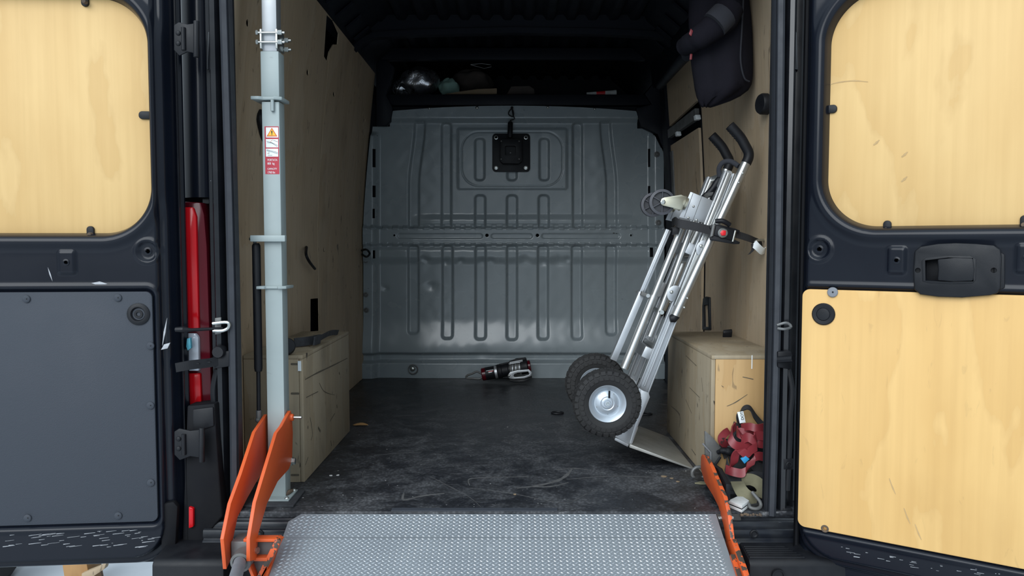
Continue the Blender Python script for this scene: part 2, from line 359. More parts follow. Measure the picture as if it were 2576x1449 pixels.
# ---- side walls: body shell with plywood lining panels as parts
def wx(z, side):                                # lining leans in towards the roof
    a = .887 if side < 0 else .893
    return side*(a - (.083 if side < 0 else .06)*max(0, (z-.85)/.95)**1.4)
def shell(name, side, label):
    m = MB()
    for lo, hi in (((.93, 2.30, -.3), (1.0, 5.35, 2.06)),):
        m.box((min(side*lo[0], side*hi[0]), lo[1], lo[2]), (max(side*lo[0], side*hi[0]), hi[1], hi[2]))
    return m.build(name, M['ceil'], None, label=label, **st)
wl = shell('wall_left', -1, 'van side wall lined with worn plywood sheets, tall post in front')
wr = shell('wall_right', 1, 'van side wall lined with plywood, dark jacket hung on it')
def lining(par, side, y0, y1, zlo, zhi, mat, th=.012, name='plywood_panel', off=0.):
    zs = np.linspace(0, 1, 15); m = MB(); vs = []; fs = []
    for y, t in ((y0, 0), (y1, 1)):
        a0 = zlo[t] if isinstance(zlo, tuple) else zlo; a1 = zhi[t] if isinstance(zhi, tuple) else zhi
        for q in zs:
            z = a0 + (a1-a0)*q; x = wx(z, side) - side*off; vs += [(x, y, z), (x + side*th, y, z)]
    n = 2*len(zs)
    for i in range(len(zs)-1):
        a = 2*i; fs += [(a, a+2, n+a+2, n+a), (a+1, n+a+1, n+a+3, a+3), (a, a+1, a+3, a+2), (n+a, n+a+2, n+a+3, n+a+1)]
    fs += [(0, n, n+1, 1), (n-2, n-1, 2*n-1, 2*n-2)]
    return m.add(vs, fs).build(name, mat, par, smooth=True)
wl1 = lining(wl, -1, 2.31, 3.44, .0, 1.79, M['ply_wall'], .004)
wl2 = lining(wl, -1, 3.445, 4.485, .0, 1.79, M['ply_wall2'], .004)
lining(wr, 1, 2.31, 3.50, .0, 1.86, M['ply_wall'])
lining(wr, 1, 3.575, 4.22, .0, 1.335, M['ply_wall2'])
lining(wr, 1, 3.575, 4.22, (1.46, 1.44), (1.70, 1.68), M['ply_wall'])
def on_wall(px, py, side, off=0):               # where a picture ray meets the curved lining
    x = side*.88
    for _ in range(6): p = PX(px, py, x); x = wx(p.z, side) - side*off
    return PX(px, py, x)
def wall_cut(pts): return [p + V(.03, 0, 0) for p in pts]
cu1, cu2 = MB(), MB()
for px, py, a, b in ((623,58,.013,.012), (774,182,.016,.013), (840,237,.017,.012), (917,302,.018,.012), (815,628,.013,.012), (898,628,.014,.011)):
    p = on_wall(px, py, -1, 0); (cu1 if p.y < 3.44 else cu2).prism([p + V(.03, a*math.cos(q), b*math.sin(q)) for q in np.linspace(0, 2*math.pi, 15)[:-1]], (-.06, 0, 0))
p = on_wall(790, 790, -1, 0); (cu1 if p.y < 3.44 else cu2).prism(wall_cut([on_wall(x, y, -1) for x, y in ((781,752),(803,750),(803,832),(781,834))]), (-.06, 0, 0))
torn = wall_cut([on_wall(x, y, -1) for x, y in ((822,36),(838,52),(852,84),(849,112),(838,112),(828,130),(823,156),(815,142))])
cu1.prism(torn, (-.07, 0, 0)); cu2.prism(torn, (-.07, 0, 0))
cut(wl1, cu1); cut(wl2, cu2)
m = MB(); m.tube(smooth([on_wall(771,622,-1,.004), on_wall(770,640,-1,.03), on_wall(778,658,-1,.035), on_wall(792,676,-1,.02)], 5), .006, 8); m.build('coat_hook', M['black'], wl, smooth=True)
m = MB(); m.tube(smooth([on_wall(910,630,-1,.003), on_wall(922,628,-1,.05), on_wall(930,638,-1,.06), on_wall(922,646,-1,.05), on_wall(911,640,-1,.003)], 5), .006, 8); m.build('tie_loop', M['black'], wl, smooth=True)
m = MB(); m.tube(smooth([on_wall(656,282,-1,.004), on_wall(654,300,-1,.01), on_wall(660,330,-1,.01), on_wall(664,350,-1,.004)], 5), .012, 8); m.build('cable', M['black'], wl, smooth=True)
# right wall: seams, waist rail, dark pillar, buckle housing, wall clips
def wall_strip(name, side, y0, y1, z0, z1, mat, par, off=.004, th=.02): return lining(par, side, y0, y1, z0, z1, M[mat], th, name, off)
wall_strip('body_post', 1, 3.49, 3.585, 0, 1.9, 'ceil', wr, -.014)
wall_strip('waist_rail', 1, 3.575, 4.20, 1.375, (1.425, 1.42), 'steel', wr, .012)
wall_strip('door_pillar', 1, 4.20, 4.33, 0, 1.9, 'ceil', wr, .015, .05)
wall_strip('roof_rail', 1, 3.45, 4.45, 1.70, 1.86, 'ceil', wr, .03, .05)
wall_strip('bare_metal_strip', 1, 4.14, 4.21, 1.02, 1.30, 'steel', wr, .006)
for px, py in ((1754, 296), (1706, 337)):
    p = on_wall(px, py, 1, .012); MB().obox(p, V(.012,0,0), V(0,.02,0), V(0,.008,.012)).build('white_clip', M['white'], wr, .003)
p = PX(1772, 790, .884)
bh = MB().prism([PX(x, y, .884) for x, y in ((1766,770),(1768,750),(1774,746),(1783,748),(1785,830),(1766,830))], (.02, 0, 0)).build('buckle_housing', M['black'], wr, .004)
cut(bh, MB().prism([PX(x, y, .884)+V(-.01,0,0) for x, y in ((1770,768),(1780,766),(1782,822),(1771,822))], (.026, 0, 0)))
p = on_wall(1931, 262, 1, 0); MB().disc(p, V(-1,-.2,0), .036, .03, 20).build('wall_bumper', M['black'], wr, smooth=True)
# ---- roof
def roof():
    xs = np.linspace(-.86, .86, 175); Y0, Y1 = 2.25, 5.35
    z = np.where(np.abs(xs) < .66, 1.945, 1.945 - (np.abs(xs)-.66)*.82)
    corr = .014*np.clip(np.sin(xs*2*math.pi/.108)*2.2, -1, 1)*(np.abs(xs) < .68)
    ys = np.array([Y0, 2.6, 3.0, 3.4, 3.80, 3.86, 4.1, 4.6, Y1])
    P = np.zeros((len(ys), len(xs), 3))
    for i, y in enumerate(ys): P[i,:,0] = xs; P[i,:,1] = y; P[i,:,2] = z + corr
    c = grid_mesh('ceiling', P, np.ones((len(ys)-1, len(xs)-1), bool), M['ceil'], label='dark navy corrugated van roof lining', **st)
    MB().box((-1.0, 2.2, 1.99), (1.0, 5.4, 2.06)).build('roof_skin', M['ceil'], c)
    rib = [PY(x, y, 3.9) for x, y in ((884,132),(912,108),(940,94),(1050,88),(1290,82),(1520,86),(1640,92),(1672,98),(1692,118))]
    m = MB()
    for a, b in zip(rib[:-1], rib[1:]): m.prism([a, b, b+V(0,0,.028), a+V(0,0,.028)], (0, .05, 0))
    m.build('roof_bow', M['ceil'], c)
    m = MB()
    for a, b in zip(rib[:-1], rib[1:]):
        m.prism([a+V(0,.02,.028), b+V(0,.02,.028), V(b.x, b.y+.02, 1.97), V(a.x, a.y+.02, 1.97)], (0, .04, 0))
    m.build('roof_bow_web', M['ceil'], c)
    for i in range(7):                          # pressed slots along both haunches
        y = 2.9 + i*.19
        for s in (-1, 1):
            MB().prism([V(s*.80, y, 1.822), V(s*.80, y+.10, 1.822), V(s*.725, y+.10, 1.884), V(s*.725, y, 1.884)], (-s*.006, 0, -.008)).build('haunch_pad', M['ceil'], c)
    return c
M['steelblue'] = pm('roof_bow_paint', (.05, .056, .07), (.04, .045, .055), 8, .45)
ceil = roof()
# ---- over-cab shelf and the frame round the bulkhead
m = MB(); m.box((-.80, 4.47, 1.605), (.83, 5.33, 1.668)); sh = m.build('trim_1', M['ceil'], None, .006, label='dark over-cab shelf ledge above the grey bulkhead', **st)
MB().box((-1, 5.30, 1.60), (1, 5.34, 2.0)).build('trim_2', M['ceil'], None, label='dark back panel of the over-cab shelf', **st)
MB().box((-.93, 4.53, -.3), (.93, 4.56, 1.62)).build('trim_3', M['ceil'], None, label='dark cab panel behind the bulkhead', **st)
def poly_y(pts, Y, th, name, mat, **kw): return MB().prism([PY(x, y, Y) for x, y in pts], (0, th, 0)).build(name, M[mat], None, .004, **kw)
poly_y([(946,150),(975,152),(992,170),(984,200),(972,240),(988,272),(982,304),(972,316),(946,316)], 4.44, .045, 'trim_4', 'ceil', label='dark painted roof corner bracket on the post side of the bulkhead', **st)
poly_y([(1600,272),(1640,262),(1622,236),(1660,190),(1690,150),(1700,330),(1668,372),(1655,338),(1612,318),(1606,292)], 4.44, .045, 'trim_5', 'ceil', label='dark painted roof corner bracket on the jacket side of the bulkhead', **st)
poly_y([(940,150),(960,120),(1660,120),(1690,150)], 4.43, .05, 'trim_6', 'ceil', label='dark cross member over the shelf opening', **st)
# ---- pressed steel bulkhead
BSLOT = ((943,399,44),(943,482,28),(942,538,22),(944,640,18),(1633,398,44),(1633,485,34),(1637,634,22))
BHOLE = ((992,.006),(1225,.010),(1352,.010),(1587,.006))
def bulkhead():
    us = np.arange(916, 1668, 1.7); vs = np.arange(264, 949.5, 1.7); U, Vv = np.meshgrid(us, vs)
    mm = YB/F
    def groove(cx, hw, v0, v1, depth, wall=6.5, cap=(1, 1)):
        rr = hw if cap else 0
        s = sdr(U, Vv, cx-hw, cx+hw, v0, v1, min(hw-1, 12)); return -depth*ss(0, -wall, s)
    d = np.zeros_like(U)
    d += .028*ss(312, 297, Vv)*1.0                                  # top flange overhang
    d += .018*ss(568, 577, Vv)*ss(620, 611, Vv)                     # cross beam
    d += .015*ss(610, 634, Vv)*ss(668, 644, Vv)                     # crease under the beam
    d += .012*ss(536, 556, Vv)*ss(575, 560, Vv)*ss(1000, 1100, U)*ss(1620, 1560, U)
    d += .040*ss(796, 885, Vv)*ss(1000, 1060, U) + .028*ss(800, 885, Vv)*ss(1060, 1000, U)
    d -= .034*ss(884, 893, Vv)*ss(912, 903, Vv); d += .010*ss(903, 912, Vv)
    d += .035*ss(958, 938, U)*ss(330, 345, Vv) + .03*ss(1628, 1648, U)*ss(330, 345, Vv)   # side flanges
    g = np.zeros_like(U)
    for cx, v1 in ((1040, 842), (1126, 854), (1209, 856), (1288, 857), (1366, 856), (1451, 856), (1537, 845)): g = np.minimum(g, groove(cx, 16, 614, v1, .019))
    for cx in (1208, 1288, 1368): g = np.minimum(g, groove(cx, 16, 488, 585, .019))
    for cx in (1123, 1453): g = np.minimum(g, groove(cx, 15, 306, 585, .017))
    for cx, sg in ((1041, 1), (1538, -1)):
        c = cx + sg*15*(1-ss(310, 470, Vv)); s = np.abs(U-c)-16; g = np.minimum(g, -.017*ss(0, -6.5, s)*ss(302, 310, Vv)*ss(585, 578, Vv))
    on = 1-ss(570, 576, Vv)*ss(622, 614, Vv); d += g*on
    s = sdr(U, Vv, 1150, 1428, 322, 478, 8); d += .008*ss(2, -6, s)
    s = sdr(U, Vv, 1162, 1415, 332, 468, 44); d -= .004*ss(2.2, .4, np.abs(s))
    for cx in (1207, 1288, 1369): d += groove(cx, 15, 346, 457, .016, 6.5)
    tab = ((U % 26) < 15)*1.0; d += .006*tab*(ss(566, 569, Vv)*ss(578, 575, Vv) + ss(610, 613, Vv)*ss(621, 618, Vv))
    for a, b in ((1000, 1215), (1235, 1340), (1362, 1560)): d -= .005*ss(1, -3, sdr(U, Vv, a, b, 587, 601, 7))
    d += .0045*vnoise(U*.045, Vv*.04, 3) + .0012*vnoise(U*.2, Vv*.16, 5)
    for cu, cv, r in ((1065,650,9),(1075,655,7),(1120,658,9),(1160,656,8),(1212,656,11),(1235,655,8),(1320,652,14),(1366,658,12),(1405,655,16),(1428,652,9),(1085,720,12),(1210,890,22),(970,725,8)):
        d -= .007*np.exp(-((U-cu)**2+((Vv-cv)*1.3)**2)/r**2)
    out = np.zeros_like(U, bool)                                   # stepped outline of the top corners
    top = 268 + 14*((U-1290)/310)**2
    Vv = np.maximum(Vv, np.where((U > 984) & (U < 1599), top, Vv)); dead = (Vv[1:,:-1]-Vv[:-1,:-1] < 1e-6) & (Vv[1:,1:]-Vv[:-1,1:] < 1e-6)
    out |= ((U < 980) & (Vv < 318)) | ((U > 1603) & (Vv < 322)) | (((U <= 984) | (U >= 1599)) & (Vv < top))
    out |= (U > 1640) & (Vv < 332+(U-1640)*1.9)
    U = np.maximum(U, 917+26*np.clip((570-Vv)/300, 0, 1)**1.4); dead |= (U[:-1,1:]-U[:-1,:-1] < 1e-6) & (U[1:,1:]-U[1:,:-1] < 1e-6)
    for px, py, h in BSLOT: out |= (np.abs(U-px) < 2.0) & (np.abs(Vv-py) < h/2)
    for px, rad in BHOLE: out |= np.hypot(U-px, Vv-592) < rad*F/YB*1.1
    P = np.zeros(U.shape+(3,)); zc = cp_ + (-(Vv-724.5)/F)*sp_; k = YB/zc
    P[...,0] = (U-1290)/F*k; P[...,1] = YB-d; P[...,2] = CAMZ + (-sp_ + (-(Vv-724.5)/F)*cp_)*k
    P[...,2] = np.maximum(P[...,2], .001)
    o = out[:-1,:-1] | out[1:,:-1] | out[:-1,1:] | out[1:,1:] | dead
    return grid_mesh('wall_back', P[::-1], ~o[::-1], M['bulk'], label='dented grey pressed steel bulkhead with vertical ribs', **st)
bk = bulkhead()
for px, py, r in ((1080,273,.007),(1200,271,.009),(1378,270,.007),(1496,274,.007),(978,288,.005),(978,305,.005),(1604,298,.005)):
    MB().dome(PY(px, py, YB-.03), V(0,-1,0), r).build('screw', M['zinc'], bk, smooth=True)
for px, py in ((920,655),(921,741),(922,780),(1652,388),(1656,560)):
    m = MB().lathe(PY(px, py, YB-.036), V(0,-1,0), [(.016,-.004),(.016,.004),(.010,.005),(.007,.001),(.001,.001)], 16); m.build('plug', M['steel'], bk, smooth=True)
for px, rad in BHOLE: bore(PY(px, 592, YB-.019), V(0,-1,0), rad, 'beam_hole', 'bulk', bk, .012)
c = PY(1038, 928, YB-.05); m = MB().dome(c, V(0,-1,0), .016); m.build('tie_down_eye', M['zinc'], bk, smooth=True)
m = MB(); m.tube([c + V(.004+.027*math.cos(a), -.012, .027*math.sin(a)) for a in np.linspace(0, 2*math.pi, 20)], .0035, 6, False); m.build('tie_down_ring', M['steel'], bk, smooth=True)
# ---- rear door frame: pillars, seals, sill, bumper
def loft(prof, zs, dx):                          # prof: (x,y) polyline; dx(z): sideways curve of the body
    m = MB(); n = len(prof); vs = []; fs = []
    for z in zs: vs += [(x + dx(z), y, z) for x, y in prof]
    for i in range(len(zs)-1):
        for k in range(n-1): fs.append((i*n+k, i*n+k+1, (i+1)*n+k+1, (i+1)*n+k))
    return m.add(vs, fs)
ZS = list(np.linspace(-.03, 1.95, 26))
lean = lambda z: .0
profL = [(-.886,2.35),(-.832,2.30),(-.806,2.225),(-.842,2.22),(-.846,2.205),(-.852,2.195),(-.864,2.192),(-.870,2.20),(-.873,2.225),(-.882,2.235),(-.892,2.232),(-.897,2.24),(-.900,2.26),(-.905,2.28),(-.94,2.30),(-.95,2.40)]
pl = loft(profL, ZS, lean).build('trim_7', M['body'], None, smooth=True, label='black painted rear door pillar beside the tail light', **st)
profR = [(.886,2.35),(.772,2.30),(.747,2.225),(.783,2.22),(.787,2.205),(.792,2.195),(.803,2.19),(.811,2.20),(.815,2.225),(.825,2.232),(.84,2.228),(.86,2.26),(.90,2.27),(.94,2.40)]
prr = loft(profR, ZS, lean).build('trim_8', M['body'], None, smooth=True, label='black painted rear door pillar beside the strap pile', **st)
sl_off = lambda z: .004*math.sin(z*2.5)
def seal(x0, s, name, label):
    pr = [(x0+s*.018, 2.24), (x0+s*.004, 2.205), (x0+s*.008, 2.183), (x0+s*.011, 2.19), (x0+s*.014, 2.182), (x0+s*.026, 2.178), (x0+s*.034, 2.184), (x0+s*.037, 2.235), (x0+s*.018, 2.24)]
    return loft(pr, list(np.linspace(-.012, 1.9, 22)), sl_off).build(name, M['rubber'], None, smooth=True, label=label, **st)
seal(-.797, -1, 'trim_9', 'grey rubber door seal edging the opening beside the tall post')
seal(.741, 1, 'trim_10', 'grey rubber door seal edging the opening beside the strap pile')
for par, s, xa, px in ((pl, -1, -.872, 0), (prr, 1, .812, 0)):        # pressed pads, bolts and sealant runs on the pillars
    for z0, z1 in ((1.29, 1.39),):
        MB().prism([V(xa-s*.022, 2.198, z0), V(xa+s*.014, 2.215, z0), V(xa+s*.008, 2.215, z1+.01), V(xa-s*.016, 2.198, z1)], (0, .02, 0)).build('hinge_pad', M['body'], par, .004)
    for z in (-.008, .14):
        MB().box((xa-.014, 2.19, z-.016), (xa+.014, 2.215, z+.016)).build('mounting_pad', M['black'], par, .002)
        MB().lathe(V(xa, 2.19, z), V(0,-1,0), [(.009,-.002),(.009,.003),(.006,.004),(.005,.001),(.001,.001)], 16).build('bolt', M['black'], par, smooth=True)
    m = MB(); m.tube(smooth([V(xa-s*.004, 2.2, .42), V(xa+s*.006, 2.195, .36), V(xa+s*.002, 2.195, .28), V(xa+s*.004, 2.2, .20), V(xa, 2.2, .06)], 6), .009, 8); m.build('cable_boot', M['black'], par, smooth=True)
MB().box((-.94, 2.2, 1.78), (.94, 2.30, 2.05)).build('trim_11', M['body'], None, .01, label='dark header over the rear door opening', **st)
# sill bars
m = MB(); prof = [(2.40,-.019),(2.186,-.019),(2.182,-.026),(2.176,-.022),(2.168,-.024),(2.165,-.034),(2.166,-.042),(2.158,-.040),(2.150,-.043),(2.148,-.060),(2.152,-.068),(2.146,-.072),(2.14,-.078),(2.14,-.3),(2.40,-.3)]
for i in range(1): m.prism([V(-.90, y, z) for y, z in prof], (1.76, 0, 0))
sill = m.build('trim_12', M['paint_scuffed'], None, .002, label='black scuffed rear sill under the load floor edge', **st)
for x in (-.735, .70): MB().lathe(V(x, 2.149, -.052), V(0,-1,0), [(.012,-.002),(.012,.003),(.009,.004),(.006,.001),(.001,.001)], 18).build('plug', M['black'], sill, smooth=True)
MB().box((.02+.0, 2.160, -.008), (.02+.001, 2.161, -.007))
# bumper corners
def bumper(s, x0, x1, name, label):
    a, b = min(x0, x1), max(x0, x1); m = MB()
    m.prism([V(a, y, z) for y, z in ((2.16,-.075),(2.135,-.076),(2.055,-.088),(2.045,-.10),(2.035,-.30),(2.05,-.42),(2.30,-.42),(2.30,-.075))], (b-a, 0, 0))
    o = m.build(name, M['black'], None, .006, label=label, **st)
    return o
bl = bumper(-1, -.80, -1.0, 'trim_13', 'black plastic bumper corner under the open dark-panelled door')
br = bumper(1, .655, .97, 'trim_14', 'black plastic bumper corner with ribbed step below the strap pile')
for i in range(6):
    y = 2.122-.011*i; x1 = .775 + .007*i; z = -.0785-.00145*(i+.2)*1.05
    MB().prism([V(.66, y, z+.0035), V(x1, y, z+.0035), V(x1+.004, y-.006, z+.0025), V(.66, y-.006, z+.0025)], (0, 0, -.008)).build('step_rib', M['black'], br, .001)
MB().lathe(PY(1958, 1448, 2.035), V(0,-1,0), [(.018,-.004),(.018,.004),(.014,.003),(.013,-.001),(.001,-.001)], 20).build('tow_plug', M['black'], br, smooth=True)
MB().prism([PY(x, y, 2.16) for x, y in ((482,1020),(540,1015),(545,1110),(560,1300),(520,1345),(475,1449),(455,1449),(470,1020))], (0, .10, 0)).build('corner_cap', M['matte'], pl, .006)
MB().prism([PY(x, y, 2.155) for x, y in ((484,1030),(536,1024),(538,1072),(484,1090))], (0, .02, 0)).build('lamp_base', M['black'], pl, .004)
MB().prism([PY(x, y, 2.150) for x, y in ((474,1275),(486,1279),(486,1326),(474,1330))], (0, .02, 0)).build('side_reflector', M['redlens'], pl, .003)
vs_ = []; qz = np.linspace(.925, 1.98, 8); qa = [(-.897,2.262),(-.906,2.248),(-.922,2.240),(-.945,2.244),(-.975,2.262),(-1.0,2.30),(-1.01,2.36)]
for z in qz: vs_ += [(x, y+.012*(z-.925), z) for x, y in qa]
MB().add(vs_, [(i*7+k, i*7+k+1, (i+1)*7+k+1, (i+1)*7+k) for i in range(7) for k in range(6)]).build('quarter_panel', M['paint'], pl, smooth=True)
# chassis under the floor
MB().box((-.90, 2.31, -.40), (.90, 5.3, -.02)).build('trim_15', M['ceil'], None, label='dark chassis under the load floor', **st)
# ---- tail light
c0 = PY(505, 1000, 2.24)
tl = thing('tail_light', (-.95, 2.27, .30), 'tall red tail light on the van corner behind the open door with grey panel', 'tail light')
def tz(py): return PY(500, py, 2.24).z
MB().prism([V(x, 2.225, z) for x, z in ((-1.02, tz(1018)), (-.898, tz(1018)), (-.896, tz(980)), (-.900, tz(620)), (-.906, tz(540)), (-.915, tz(510)), (-1.02, tz(505)))], (0, .07, 0)).build('housing', M['darklens'], tl, .006)
MB().prism([V(x, 2.214, z) for x, z in ((-1.0, tz(828)), (-.9245, tz(828)), (-.9255, tz(545)), (-.934, tz(522)), (-1.0, tz(522)))], (0, .02, 0)).build('brake_lens', M['redlens'], tl, .005)
MB().prism([V(x, 2.212, z) for x, z in ((-1.0, tz(930)), (-.926, tz(930)), (-.926, tz(846)), (-.935, tz(836)), (-1.0, tz(836)))], (0, .02, 0)).build('clear_lens', M['clearlens'], tl, .005)
MB().prism([V(x, 2.214, z) for x, z in ((-1.0, tz(1015)), (-.922, tz(1015)), (-.924, tz(936)), (-1.0, tz(936)))], (0, .02, 0)).build('lower_lens', M['redlens'], tl, .005)
# ================================================================ DOORS
M['stain'] = pm('faint_stain', (.50, .34, .16), (.42, .28, .13), 30, .7)
class Door:
    def __init__(s, O, ang, side):
        a = math.radians(ang); s.O = V(O[0], O[1], 0); s.U = V(side*math.cos(a), -math.sin(a), 0)
        s.N = V(-side*math.sin(a), -math.cos(a), 0); s.side = side
    def uv(s, px, py, d=0):
        r = ray(px, py); o = s.O + s.N*d; t = (o-CAM).dot(s.N)/r.dot(s.N); p = CAM + r*t
        return (p-o).dot(s.U), p.z
    def P(s, u, v, d=0): return s.O + s.U*u + s.N*d + V(0, 0, v)
    def at(s, px, py, d=0): return s.P(*s.uv(px, py, d), d)
    def slab(s, pts, d0, d1, name, mat, par, bevel=.002, px=True, **kw):
        q = [s.at(x, y, d1) if px else s.P(x, y, d1) for x, y in pts]
        return MB().prism(q, s.N*(d0-d1)).build(name, M[mat], par, bevel, **kw)
def door_panel(D, name, label, win, rec, lip, dimples, pads, mat='paint', pocket=None):
    us = np.arange(-.012, .80, .004); vs = np.arange(-.136, 1.80, .004); U, Vv = np.meshgrid(us, vs)
    d = np.zeros_like(U)
    sw = sdr(U, Vv, *win); d += .010*np.exp(-((sw-.018)/.016)**2)
    d -= .070*ss(.006, -.020, sw)
    sr = sdr(U, Vv, *rec); d -= .012*ss(.004, -.004, sr); d += .003*np.exp(-((sr-.010)/.005)**2)
    sl = sdr(U, Vv, lip[0], .9, lip[1], 3., lip[2]); d -= .022*ss(0, .006, sl); d -= .012*ss(.022, .03, sl)
    d -= .035*ss(.022, -.012, U)*1.0
    for px, py, r in dimples:
        u0, v0 = D.uv(px, py); q = np.hypot(U-u0, Vv-v0); d += -.006*ss(r, r-.008, q) + .003*np.exp(-((q-r-.003)/.004)**2)
    for px, py, hu, hv in pads:
        u0, v0 = D.uv(px, py); q = sdr(U, Vv, u0-hu, u0+hu, v0-hv, v0+hv, .008); d += .006*ss(.002, -.006, q)
    d += .0009*vnoise(U*22, Vv*16, 9)
    if pocket: d -= .050*ss(.004, -.002, sdr(U, Vv, *pocket, .006))
    P = np.zeros(U.shape+(3,))
    for k in range(3): P[...,k] = D.O[k] + U*D.U[k] + d*D.N[k] + (Vv if k == 2 else 0)
    keep = np.ones((P.shape[0]-1, P.shape[1]-1), bool); uc = U[:-1,:-1]+.002; vc = Vv[:-1,:-1]+.002
    for px, py, rad in [(q[0], q[1], .006) for q in dimples] + [(q[0], q[1], .005) for q in pads]:
        u0, v0 = D.uv(px, py); keep &= np.hypot(uc-u0, vc-v0) > rad*1.05
    o = grid_mesh(name, P if D.side > 0 else P[:, ::-1], keep if D.side > 0 else keep[:, ::-1], M[mat], label=label, **st)
    D.slab([(-.012,-.136),(.80,-.136),(.80,1.80),(-.012,1.80)], -.085, -.072, 'outer_skin', 'paint', o, .004, False)
    for px, py, r in dimples: q = D.uv(px, py); bore(D.P(q[0], q[1], -.005), D.N, .006, 'screw_hole', mat, o)
    for px, py, hu, hv in pads: q = D.uv(px, py); bore(D.P(q[0], q[1], .0072), D.N, .005, 'screw_hole', mat, o)
    return o
def rr_uv(u0, u1, v0, v1, r): return rrect((u0+u1)/2, (v0+v1)/2, (u1-u0)/2, (v1-v0)/2, r, 8)
# ---- left door
DL = Door((-.957, 2.125), 5, -1)
wu = DL.uv(384, 300, -.03)[0]; wv0 = DL.uv(150, 592, -.03)[1]; wv1 = DL.uv(150, -12, -.03)[1]
ru, rv0 = DL.uv(402, 1318); rv1 = DL.uv(402, 728)[1]
lu, lv = DL.uv(412, 1400)
d1 = door_panel(DL, 'door_1', 'open black rear door with a charcoal grained lower panel and plywood window blank',
    (wu, .73, wv0, wv1, .135), (ru, .76, rv0, rv1, .022), (lu, lv, .09), [(370,632,.029)], [(169,660,.024,.034)])
DL.slab(rr_uv(wu-.02, .75, wv0-.02, wv1+.02, .14), -.040, -.031, 'plywood_blank', 'ply_door', d1, .001, False)
DL.slab(rr_uv(ru+.006, .75, rv0+.006, rv1-.006, .018), -.014, -.003, 'lower_panel', 'abs', d1, .003, False)
for px, py in ((67,752),(297,749),(379,870),(379,1020),(380,1214),(298,1297),(70,1303)):
    a = MB().disc(DL.at(px, py, -.003), DL.N, .0105, .004, 20).build('panel_clip', M['abs'], d1, smooth=True)
    MB().disc(DL.at(px, py, .001), DL.N, .002, .0006, 8).build('clip_centre', M['black'], a)  # small black dot at the middle of the clip
m = MB().lathe(DL.at(349, 790, -.004), DL.N, [(.031,-.002),(.031,.004),(.026,.007),(.020,.007),(.016,.000),(.001,-.002)], 28); gm = m.build('grommet', M['black'], d1, smooth=True)
MB().lathe(DL.at(349, 790, -.004), DL.N, [(.012,-.002),(.012,.004),(.006,.004),(.005,.0),(.001,.0)], 18).build('grommet_core', M['black'], gm, smooth=True)
for px, py, vert in ((368,290,0),(228,585,1),(214,0,1)):
    a, b = (.010, .018) if vert else (.020, .011)
    q = DL.uv(px, py, -.028); a = DL.slab(rrect(q[0], q[1], a, b, .0095, 5), -.034, -.024, 'window_clip', 'black', d1, .002, False)
    if vert: MB().disc(DL.at(px, py+5, -.02), DL.N, .006, .01, 12).build('clip_bolt', M['dirt'], a, smooth=True)
# folded outer flange of the left door with its weather strip
m = MB()
pf = [(-.012,-.033),(-.010,-.045),(-.004,-.047),(-.001,-.052),(-.004,-.058),(-.002,-.076),(.02,-.078)]
vs = []; zs = (-.14, .1, .5, 1.0, 1.4, 1.8)
for z in zs: vs += [DL.P(u, z, d) for u, d in pf]
m.add(vs, [(i*7+k, i*7+k+1, (i+1)*7+k+1, (i+1)*7+k) for i in range(5) for k in range(6)]).build('hinge_flange', M['body'], d1, smooth=True)
DL.slab([(402,1268),(436,1262),(447,1275),(440,1402),(418,1410),(405,1395)], -.03, -.006, 'rubber_corner', 'matte', d1, .006)
DL.slab([(0,1398),(345,1390),(345,1396),(0,1406)], -.03, -.010, 'drip_strip', 'black', d1, .001)
for px0, py0, px1, py1, w in ((120,672,132,708,1.6),(405,880,428,862,6),(230,712,270,714,5),(420,800,408,870,2)):
    a, b = DL.at(px0, py0, .001), DL.at(px1, py1, .001); q = (b-a).normalized().cross(DL.N)*w*.0011
    MB().prism([a, (a+b)/2+q*1.2, b, (a+b)/2-q], DL.N*-.004).build('paint_scrape', M['scrape'], d1)
rs = random.Random(3)
for i in range(60):                              # scuffs knocked into the bottom rail
    px, py = rs.uniform(5, 395), rs.uniform(1335, 1378); L = rs.uniform(3, 34); w = rs.uniform(.25, .8)
    a, b = DL.at(px, py, .001), DL.at(px+L, py-L*.12, .001); q = V(0,0,1)*w*.0011
    MB().prism([a-q, b-q*.3, b+q*.5, a+q], DL.N*-.004).build('paint_scrape', M['scrape'], d1)
DL.slab([(470,852),(478,850),(480,876),(472,882),(468,872)], -.07, -.055, 'sticker', 'teal', d1, .001)
DL.slab([(440,1395),(466,1375),(467,1416),(440,1418)], -.07, -.05, 'bare_metal_corner', 'steel', d1, .003)
# hinges and door stays
def hinge(px0, py0, px1, py1, Y):
    cx = (px0+px1)/2
    h = MB().prism([PY(x, y, Y) for x, y in ((px0,py0+8),(px0+12,py0),(cx+2,py0+6),(px1-8,py0+3),(px1-8,py1-8),(cx+2,py1-12),(px0+14,py1-2),(px0,py1-16))], (0, .006, 0)).build('hinge_leaf', M['black'], d1, .002)
    m = MB(); m.tube([PY(px1-6, py0-2, Y-.002), PY(px1-6, py1+2, Y-.002)], .008, 14); m.build('knuckle', M['black'], h, .001, True)
    m = MB(); m.tube([PY(px0+24, py0+14, Y-.002), PY(px0+25, py1-16, Y-.002)], .006, 10); m.build('pressed_bead', M['black'], h, smooth=True)
    for f in (.32, .62): MB().dome(PY(px0+11, py0+(py1-py0)*f, Y-.001), V(0,-1,0), .007, .003).build('bolt', M['black'], h, smooth=True)
hinge(437, 55, 500, 142, 2.13)
hinge(438, 1078, 514, 1160, 2.13)
s1 = thing('door_stay', PY(500, 935, 2.15), 'flat black perforated door check strap crossing the tail light', 'door stay')
